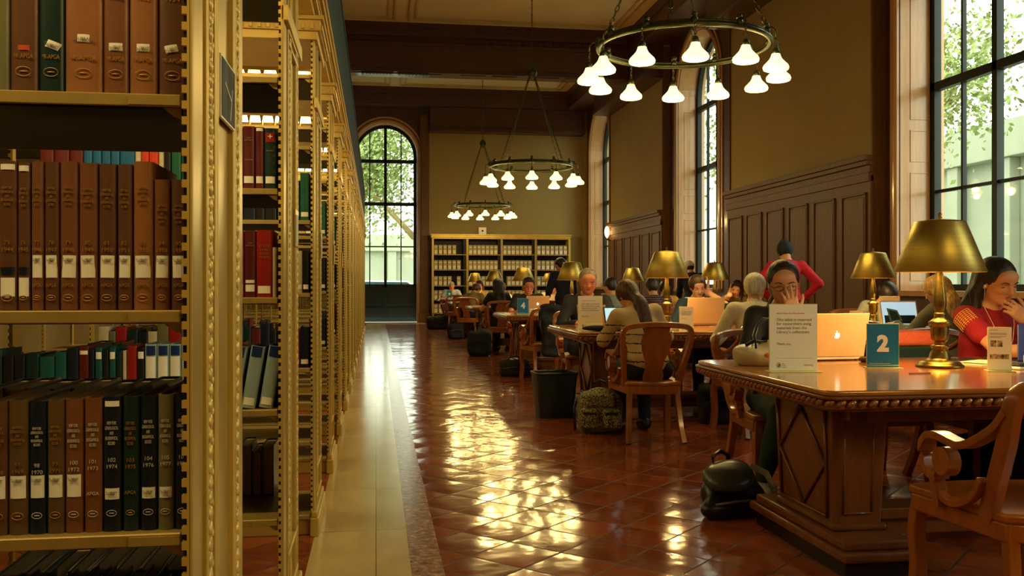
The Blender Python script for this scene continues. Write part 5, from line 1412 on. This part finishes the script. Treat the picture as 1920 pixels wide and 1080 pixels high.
# --- standing
person('person standing in a bright red sweater and dark beanie, back turned', 4.90, 10.6, -14, dict(h=.009, sit=False, fem=True, skin='light', hair=('beanie', 'dark'), hairm=cloth('dark_teal_beanie', (24, 34, 40), 200), top=redk, trousers=suit, lean=14, s=1.02, head=(0, 20, -4), face=False, neck=.05, shw=.175,
    handR=dict(at=(.20, .12, 1.03), f=(-.7, .7, -.2), n=(-.4, 0, -1), pole=(1, -.5, .15), curl=30), handL=dict(at=(-.20, .16, 1.03), f=(.7, .7, -.2), n=(.4, 0, -1), pole=(-1, -.5, .15), curl=30)))
person('man standing with his back to the camera in a navy top', 3.08, 15.0, 20, dict(h=.013, sit=False, fem=False, skin='light', hair=('short', 'dark'), top=dkn, trousers=suit, lean=14, s=.97, sleeve='half', head=(10, 10, 0), face=False, coat=True,
    handR=dict(at=(.24, .24, .86), f=(0, .6, -1), n=(-1, 0, 0)), handL=dict(at=(-.24, .24, .86), f=(0, .6, -1), n=(1, 0, 0))))
person('person in a white cap behind the second table lamp', 5.26, 15.0, -5, dict(h=.013, sit=False, fem=False, skin='light', hair=('cap', 'dark'), hairm=cloth('white_cap_cloth', (220, 214, 196), 60), top=dkn, trousers=suit, lean=24, s=.97, head=(20, 20, 0), face=False))
# ================================================================ THINGS ON AND UNDER THE TABLES
def at_table(u, v, z=TH):
    t_ = (1.2-z)*1750/(v-533); k = (u-960)/1750; a = rad(YAW)
    return t_*(math.sin(a)+math.cos(a)*k), t_*(math.cos(a)-math.sin(a)*k)
x, y = at_table(1487, 697); notice_card('large white notice card on the nearest table, headed This table is reserved', x, y, TH, -6, .225, .315)
x, y = at_table(1655, 690); number_card('blue card with a white number 2 on the nearest table', '2', x, y, -14)
x, y = at_table(1108, 617); notice_card('white notice card on the left end of the second table, before the balding man', x, y+.03, TH, -5, .225, .30)
x, y = at_table(1296, 617); notice_card('white notice card on the second table beside the open laptop', x, 8.35, TH, -8, .13, .20)
number_card('blue card with a white number 4 on the third table', '4', 1.98, 12.55, -4)
number_card('teal card with a white number 5 on the fourth table', '5', 2.08, 17.0, -4)
number_card('teal card with a white number 7 in front of the grey haired man', '7', 2.05, 26.35, -2, h=.235)
# printed leaflet in a stand at the right
def leaflet(c):
    ph, pb = base('leaflet_photo', rgb(130, 96, 70), .6); tt = tex(ph, s=60, detail=4, scale=(1, 1, 1)); r_ = ramp(ph, tt.outputs['Fac'], [(.4, rgb(80, 56, 40)), (.6, rgb(206, 184, 140))]); nodes(ph)[1].new(r_.outputs['Color'], pb.inputs['Base Color'])
    MB().box(-.040, -.014, -.0046, -.0042, .115, .145).box(-.010, .012, -.0046, -.0042, .115, .145).box(-.042, .040, -.0046, -.0042, .058, .080).build('photo', ph, c)
    d = MB()
    for z, w_ in ((.193, .035), (.178, .07), (.173, .072), (.163, .07), (.158, .05)): d.box(-.042, -.042+w_, -.0046, -.0042, z, z+.002)
    d.build('small_print', ink, c)
x, y = at_table(1874, 696); stand('leaflet_stand', 'narrow printed leaflet in a clear stand at the right of the nearest table', x, y, TH, -24, .10, .205, white, extra=leaflet)
# laptops
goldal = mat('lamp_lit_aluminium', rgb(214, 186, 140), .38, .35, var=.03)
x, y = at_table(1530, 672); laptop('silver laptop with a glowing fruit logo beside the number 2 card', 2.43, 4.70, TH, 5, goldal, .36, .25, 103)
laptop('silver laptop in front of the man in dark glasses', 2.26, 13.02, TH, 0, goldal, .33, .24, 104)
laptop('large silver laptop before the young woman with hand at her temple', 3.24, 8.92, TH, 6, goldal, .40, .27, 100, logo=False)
sc_w = emis('bright_screen', (.45, .72, .85), .75); sc_b = emis('blue_screen', (.45, .66, .80), .7)
whl = mat('white_plastic_laptop', rgb(226, 216, 190), .4)
t = laptop('white laptop with a picture on its screen, used by the blond woman', 4.86, 8.12, TH, 176, whl, .36, .25, 106, logo=False, screen=sc_b)
lidb = [o for o in t.children if o.name.startswith('screen_lid')][0]
MB().box(-.15, .15, .0047, .005, .02, .10).build('picture_dark_band', mat('screen_dark', rgb(30, 50, 66), .3), lidb)
MB().prism([(-.02, .05), (.10, .03), (.12, .17), (.02, .15)], .0048, .0052, 'y').build('picture_shape', mat('screen_grey', rgb(120, 150, 160), .3), lidb)
MB().prism([(.0, .06), (.085, .05), (.10, .15), (.03, .135)], .0053, .0056, 'y').build('picture_window', mat('screen_slate', rgb(40, 64, 78), .3), lidb)
laptop('dark laptop with a bright screen in front of the striped woman', 2.15, 8.16, TH, 196, mat('dark_teal_lid', rgb(10, 60, 70), .4), .26, .20, 104, logo=False, screen=sc_w)
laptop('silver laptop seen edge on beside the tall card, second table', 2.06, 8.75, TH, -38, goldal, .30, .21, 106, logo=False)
laptop('small white laptop at the right of the second table, behind the nearest silver laptop', 3.98, 8.62, TH, 5, whl, .30, .21, 98, logo=False)
laptop('brown laptop before the woman in white, fourth table', 2.30, 17.5, TH, 8, mat('copper_laptop_lid', rgb(150, 92, 54), .4, .3), .38, .26, 102, logo=False)
laptop('white laptop with a lit screen beyond the reader in stripes', 3.42, 12.72, TH, 180, whl, .30, .21, 104, logo=False, screen=sc_w)
laptop('white laptop before the person under the big lamp', 4.55, 12.9, TH, 184, whl, .30, .22, 104, logo=False, screen=sc_w)
# blue open folder / tablet at the right edge
t = thing('tablet', 'cobalt blue tablet cover standing at the right edge of the nearest table', 'tablet', (3.46, 4.42, TH), rad(-35))
o = MB().box(-.13, .13, -.006, .006, 0, .20).build('cover', mat('cobalt_cover', rgb(14, 40, 130), .35), t, bevel=.006); o.rotation_euler = (rad(-14), 0, 0); o.location = (0, 0, .003)
b = MB().box(-.13, .13, .0, .16, 0, .008).build('keyboard_flap', mat('cobalt_cover', rgb(14, 40, 130), .35), t, bevel=.003)
# papers, phones, cable and charger near the lamp
t = thing('paper_sheets', 'loose sheets of paper with a blue cover beside the nearest lamp base', 'papers', (3.13, 4.42, TH), rad(12))
MB().box(-.15, .15, -.10, .10, 0, .004).build('sheet', paper, t); MB().box(-.07, .16, -.07, .06, .0042, .008).build('blue_cover', mat('blue_magazine', rgb(70, 120, 170), .4), t)
o = MB().box(-.12, .10, -.05, .09, .0085, .011).build('sheet', paper, t); o.rotation_euler = (0, 0, .3)
for i, (x_, y_, r_, l_) in enumerate(((3.04, 4.52, 20, 'black smartphone lying behind the nearest lamp base'), (3.30, 4.56, -15, 'dark phone lying by the forearm of the young woman in red'))):
    t = thing('smartphone', l_, 'phone', (x_, y_, TH+.012), rad(r_)); MB().box(-.075, .075, -.038, .038, 0, .010).build('body', blackp, t, bevel=.004); MB().box(-.068, .068, -.034, .034, .0102, .0108).build('screen', mat('phone_glass', rgb(30, 34, 40), .08), t)
x, y = at_table(1905, 692)
t = thing('card_reader', 'black and white handheld device at the right edge of the nearest table', 'device', (x+.02, y, TH), rad(20)); MB().box(-.06, .06, -.04, .04, 0, .014).build('lower_case', whitep, t, bevel=.006); MB().box(-.05, .055, -.034, .034, .014, .030).build('upper_case', blackp, t, bevel=.007)
x, y = at_table(1725, 701)
t = thing('pencil', 'short wooden pencil lying on the nearest table before the lamp', 'pencil', (x, y, TH+.0038), rad(3)); MB().cyl((-.055, 0, 0), (.045, 0, 0), .0036, n=6).build('shaft', mat('pencil_wood', rgb(196, 110, 40), .4), t); MB().cyl((.045, 0, 0), (.058, 0, 0), .0036, .0006, n=6).build('tip', blackp, t)
t = thing('power_adapter', 'white laptop charger with a looped cable at the right of the nearest table', 'charger', (3.32, 4.33, TH), rad(15))
MB().box(-.04, .04, -.028, .028, 0, .05).build('brick', whitep, t, bevel=.006)
MB().tube([(.04, 0, .02), (.08, -.02, .006), (.13, .03, .03), (.20, .04, .09), (.24, .0, .10), (.22, -.05, .05), (.15, -.05, .006), (.10, .02, .006), (.16, .08, .006)], .0035, 6).build('cable', whitep, t, smooth=True)
t = thing('power_adapter', 'white charger and cable beside the laptop of the man in dark glasses', 'charger', (2.11, 12.62, TH), 0)
MB().box(-.03, .03, -.02, .02, 0, .075).build('brick', whitep, t, bevel=.006)
MB().tube([(.03, 0, .02), (.08, -.01, .006), (.14, .03, .006), (.22, .02, .006), (.28, .08, .006)], .004, 6).build('cable', whitep, t, smooth=True)
t = thing('computer_mouse', 'small dark mouse under the edge of the nearest silver laptop', 'mouse', (2.55, 4.60, TH), 0); MB().ball((0, 0, .014), (.028, .045, .016), 14, 8).build('body', blackp, t, smooth=True)
# yellow books stacked on second table, sheets
ymat = mat('yellowed_cover', rgb(206, 178, 96), .6)
for i in range(4):
    t = thing('book', '%s yellowish book from the bottom of the low stack on the second table' % ORD[i+1], 'book', (4.62+.02*(i % 2), 9.0, TH+.024*i), rad((3, -4, 6, -2)[i]), 'stacked yellow books on the second table')
    MB().box(-.15, .15, -.11, .11, 0, .003).box(-.15, .15, -.11, .11, .020, .0235).box(.147, .15, -.11, .11, .003, .020).build('cover', ymat, t); MB().box(-.145, .147, -.105, .105, .003, .020).build('pages', pages, t)
notice_card('small white card standing beside the yellow books', 4.62, 8.50, TH, 0, .13, .15)
notice_card('pale card standing behind the white laptop of the blond woman', 4.97, 8.50, TH, 0, .21, .29)
# hand bag on the near table: clear bag with black handles
x, y = 2.02, 4.55
t = thing('tote_bag', 'crumpled pale tote bag with black loop handles and an orange spot, nearest table', 'bag', (1.98, 4.50, TH), rad(-8))
S_ = SDF(.03); S_.ell((0, 0, .045), (.17, .10, .062)); S_.ell((-.09, 0, .04), (.09, .08, .05)); S_.ell((.05, .0, .08), (.10, .06, .06)); S_.ell((-.14, .02, .06), (.04, .05, .035)); S_.cut((0, 0, -1), 0); S_.noise = wrinkle(.007, 34)
bagm = mat('pale_plastic_bag', rgb(196, 184, 152), .35, var=.2, s=9, bmp=.3); S_.build('bag', .007, bagm, t)
MB().ball((-.035, -.096, .055), (.024, .010, .014), 12, 8).build('orange_spot', mat('orange_print', rgb(206, 96, 34), .5), t, smooth=True)
for yy in (-.03, .03):
    MB().tube([(-.085, yy-.02, .08), (-.09, yy-.02, .15), (-.07, yy, .205), (-.02, yy, .235), (.03, yy, .22), (.06, yy, .17), (.07, yy-.01, .11)], .0065, 8).build('handle', blackp, t, smooth=True)
MB().tube([(-.13, -.02, .10), (-.09, -.03, .125), (-.05, .0, .115), (-.02, -.02, .12)], .009, 8).build('zip_pull', blackp, t, smooth=True)
# black pouch and glasses case at second table's left end
t = thing('pouch', 'flat black zip pouch lying on the left end of the second table', 'pouch', (1.93, 7.98, TH), rad(-4))
S_ = SDF(.02); S_.ell((0, 0, .026), (.15, .055, .026)); S_.cut((0, 0, -1), 0); S_.build('pouch_body', .008, cloth('black_nylon', (20, 20, 20)), t); MB().tube([(-.12, -.035, .038), (0, -.045, .046), (.12, -.035, .038)], .003, 6).build('zip', bronze, t)
# green bag with a coral flap on the empty chair
t = thing('shoulder_bag', 'dark teal shoulder bag with a coral top propped behind the nearest table', 'bag', (3.10, 5.16, .462), rad(-4))
S_ = SDF(.03); S_.boxr((0, 0, .20), (.22, .08, .20), .05); S_.cut((0, 0, -1), 0); S_.noise = wrinkle(.005, 30); S_.build('bag_body', .009, cloth('dark_teal_canvas', (16, 46, 50)), t)
S_ = SDF(.02); S_.boxr((0, -.01, .42), (.20, .085, .045), .03); S_.noise = wrinkle(.004, 30); S_.build('flap', .009, cloth('coral_cloth', (206, 92, 62)), t)
MB().tube([(-.21, 0, .34), (-.23, -.02, .20), (-.22, -.03, .05)], .010, 6).build('strap', blackp, t, smooth=True)
# backpacks on the floor
def backpack(label, x, y, rz, m, parts, s=1.): pass
lth = mat('black_leather', rgb(16, 16, 20), .35, var=.25, s=16, bmp=.3, bd=.004)
t = thing('backpack', 'black leather backpack with a pale trim slumped beside the nearest table base', 'backpack', (1.84, 4.70, 0), rad(16))
S_ = SDF(.04); S_.ell((.02, 0, .09), (.19, .13, .11)); S_.ell((.05, .04, .15), (.13, .09, .11)); S_.ell((-.05, -.10, .055), (.20, .07, .055)); S_.ell((-.14, -.09, .05), (.09, .06, .05)); S_.cut((0, 0, -1), 0); S_.noise = wrinkle(.006, 22); S_.build('bag_body', .009, lth, t)
S_ = SDF(.02); S_.ell((-.04, -.045, .20), (.14, .11, .055), Rx(30)@Ry(-12)); S_.noise = wrinkle(.003, 26); S_.build('flap', .008, mat('grey_black_leather', rgb(64, 66, 60), .3, var=.2, s=12, bmp=.2), t)
MB().tube([(-.19, -.14, .085), (-.1, -.178, .10), (0, -.185, .10), (.1, -.165, .085), (.17, -.12, .07)], .007, 8).build('zip', mat('olive_piping', rgb(84, 80, 60), .5), t, smooth=True)
MB().tube([(-.06, .05, .22), (-.07, .05, .29), (-.02, .05, .315), (.03, .05, .29), (.035, .05, .23)], .012, 8).build('handle', lth, t, smooth=True)
MB().sweep([(.12, -.02, .24), (.19, -.07, .20), (.215, -.10, .12), (.20, -.11, .04)], [(-.006, -.016), (.006, -.016), (.006, .016), (-.006, .016)]).build('strap', mat('pale_strap', rgb(150, 142, 118), .6), t)
camo, cb = base('camouflage_cloth', rgb(70, 66, 44), .85); ct = tex(camo, s=10, detail=2); cr = ramp(camo, ct.outputs['Fac'], [(.40, rgb(36, 40, 28)), (.47, rgb(150, 138, 100)), (.53, rgb(70, 70, 44)), (.58, rgb(190, 176, 136))]); cr.color_ramp.interpolation = 'CONSTANT'; nodes(camo)[1].new(cr.outputs['Color'], cb.inputs['Base Color'])
t = thing('backpack', 'camouflage backpack standing by the chair of the striped woman', 'backpack', (1.80, 7.40, 0), rad(-12))
S_ = SDF(.03); S_.boxr((0, 0, .17), (.18, .12, .17), .09); S_.ell((0, -.02, .27), (.14, .11, .09)); S_.cut((0, 0, -1), 0); S_.noise = wrinkle(.006, 24); S_.build('bag_body', .010, camo, t)
for sx in (-.09, .09): S_ = SDF(.02); S_.boxr((sx, -.14, .13), (.075, .045, .08), .03); S_.noise = wrinkle(.003, 30); S_.build('pocket', .009, camo, t); MB().box(sx-.05, sx+.05, -.192, -.184, .165, .185).build('pocket_buckle', blackp, t, bevel=.003)
S_ = SDF(.02); S_.boxr((0, -.10, .27), (.12, .05, .055), .03); S_.build('flap', .009, camo, t)
MB().tube([(-.04, .02, .34), (-.05, .02, .40), (0, .02, .42), (.05, .02, .40), (.04, .02, .34)], .011, 8).build('handle', blackp, t, smooth=True)
MB().tube([(-.17, .0, .30), (-.21, -.03, .2), (-.20, -.06, .02)], .012, 8).build('strap', blackp, t, smooth=True)
def softbag(name, label, x, y, rz, r, c, extra=None, cat='bag'):
    t = thing(name, label, cat, (x, y, 0), rad(rz)); S_ = SDF(.04); S_.boxr((0, 0, r[2]*.5), (r[0]/2, r[1]/2, r[2]*.5), min(r)*.28); S_.ell((r[0]*.15, 0, r[2]*.8), (r[0]*.3, r[1]*.35, r[2]*.3)); S_.cut((0, 0, -1), 0); S_.noise = wrinkle(.008, 20)
    S_.build('bag_body', .014, c, t); MB().tube([(-r[0]*.25, 0, r[2]*.93), (-r[0]*.2, 0, r[2]*1.2), (r[0]*.1, 0, r[2]*1.28), (r[0]*.25, 0, r[2]*1.0)], .011, 6).build('handle', blackp, t, smooth=True)
    MB().tube([(-r[0]*.45, -r[1]*.5, r[2]*.55), (0, -r[1]*.55, r[2]*.62), (r[0]*.45, -r[1]*.5, r[2]*.55)], .005, 6).build('zip', bronze, t); return t
blkn = cloth('black_nylon', (20, 20, 20)); nvn = cloth('navy_nylon', (22, 28, 44))
softbag('briefcase', 'low black briefcase on the floor by the man in dark glasses', 1.80, 12.1, 4, (.40, .22, .20), blkn)
softbag('holdall', 'black bag under the left end of the fourth table, beside the chairs', 1.72, 15.6, -8, (.40, .30, .42), blkn)
softbag('rucksack', 'black rucksack on the floor left of the olive coated reader', 1.72, 20.4, 10, (.34, .28, .34), nvn)
softbag('duffel_bag', 'dark duffel bag on the floor under the farthest table, near the bookcase', 1.62, 25.1, 0, (.55, .35, .34), blkn)
softbag('satchel', 'dark blue satchel under the second table, right of the striped woman', 2.95, 7.75, 0, (.36, .20, .34), nvn)
# jacket and black bag on the back of the empty chair, near side of third table
chair('oak armchair with a black jacket over its back, by the waste bin', 2.12, 11.62, 6)
t = thing('jacket', 'black quilted jacket and bag draped over the chair by the waste bin', 'jacket', (2.12, 11.62, 0), rad(6))
S_ = SDF(.03); S_.boxr((.02, -.33, .78), (.20, .05, .14), .045); S_.boxr((.03, -.39, .55), (.19, .055, .24), .05); S_.ell((-.03, -.32, .92), (.13, .06, .04)); S_.noise = wrinkle(.008, 24); S_.build('jacket_body', .012, blkn, t)
MB().tube([(-.15, -.36, .88), (-.19, -.42, .70), (-.16, -.42, .5)], .010, 6).build('strap', blackp, t, smooth=True)
# waste bin
binm = mat('dark_bin_plastic', rgb(24, 40, 38), .4, var=.2)
t = thing('waste_bin', 'dark plastic waste bin standing on the tiles left of the camouflage backpack', 'waste bin', (1.60, 8.33, 0), rad(4))
def rr_(hx, hy, r, z):
    p = []
    for cx, cy, a0 in ((-hx+r, -hy+r, 180), (hx-r, -hy+r, 270), (hx-r, hy-r, 0), (-hx+r, hy-r, 90)):
        for i in range(6): a = rad(a0+18*i); p.append((cx+r*math.cos(a), cy+r*math.sin(a), z))
    return p
b = MB(); L1 = [rr_(.155, .12, .04, 0), rr_(.19, .145, .045, .40), rr_(.182, .138, .043, .40), rr_(.15, .115, .04, .012)]
vs = sum(L1, []); m_ = len(L1[0]); fs = []
for j in range(3):
    for i in range(m_): fs.append((j*m_+i, j*m_+(i+1) % m_, (j+1)*m_+(i+1) % m_, (j+1)*m_+i))
fs += [tuple(range(m_-1, -1, -1)), tuple(3*m_+i for i in range(m_))]; b.add(vs, fs); sm(b.build('bucket', binm, t))
b = MB(); b.tube(rr_(.19, .145, .045, .40), .010, 8, closed=True); b.tube(rr_(.186, .142, .045, .36), .004, 6, closed=True); b.build('rim', binm, t, smooth=True)
S_ = SDF(.02); S_.ell((-.02, .0, .365), (.14, .10, .02)); S_.noise = wrinkle(.01, 40); S_.build('bin_liner', .01, mat('black_liner', rgb(14, 14, 16), .25), t)
# pink cloth and cable, books under nearest table
t = thing('crumpled_scarf', 'crumpled dusty pink scarf on the floor beneath the nearest table', 'scarf', (2.78, 4.55, 0), 0); S_ = SDF(.03); S_.ell((0, 0, .03), (.12, .07, .045)); S_.ell((.07, .02, .03), (.06, .05, .03)); S_.cut((0, 0, -1), -.0); S_.noise = wrinkle(.010, 44); S_.build('cloth', .007, cloth('dusty_pink_cloth', (196, 140, 128)), t)
MB().tube([(-.02, -.09, .02), (.03, -.02, .075), (.08, .05, .07), (.12, .10, .02)], .005, 6).build('white_cord', whitep, t, smooth=True)
t = thing('shoulder_bag', 'black bag on the floor under the right half of the nearest table', 'bag', (3.45, 5.0, 0), rad(10)); S_ = SDF(.03); S_.boxr((0, 0, .16), (.2, .1, .16), .05); S_.cut((0, 0, -1), 0); S_.noise = wrinkle(.006, 22); S_.build('bag_body', .012, blkn, t)
# second armchair on the far right of the near side and others behind
chair('empty oak armchair at the second table, right of the white haired man', 3.72, 7.20, -6)
chair('empty oak armchair at the fourth table, beside the girl with black hair', 2.95, 16.2, 4)
chair('empty oak armchair at the near side of the fifth table', 2.9, 20.6, -4)
chair('empty oak armchair at the near side of the farthest table', 2.1, 25.0, 3)
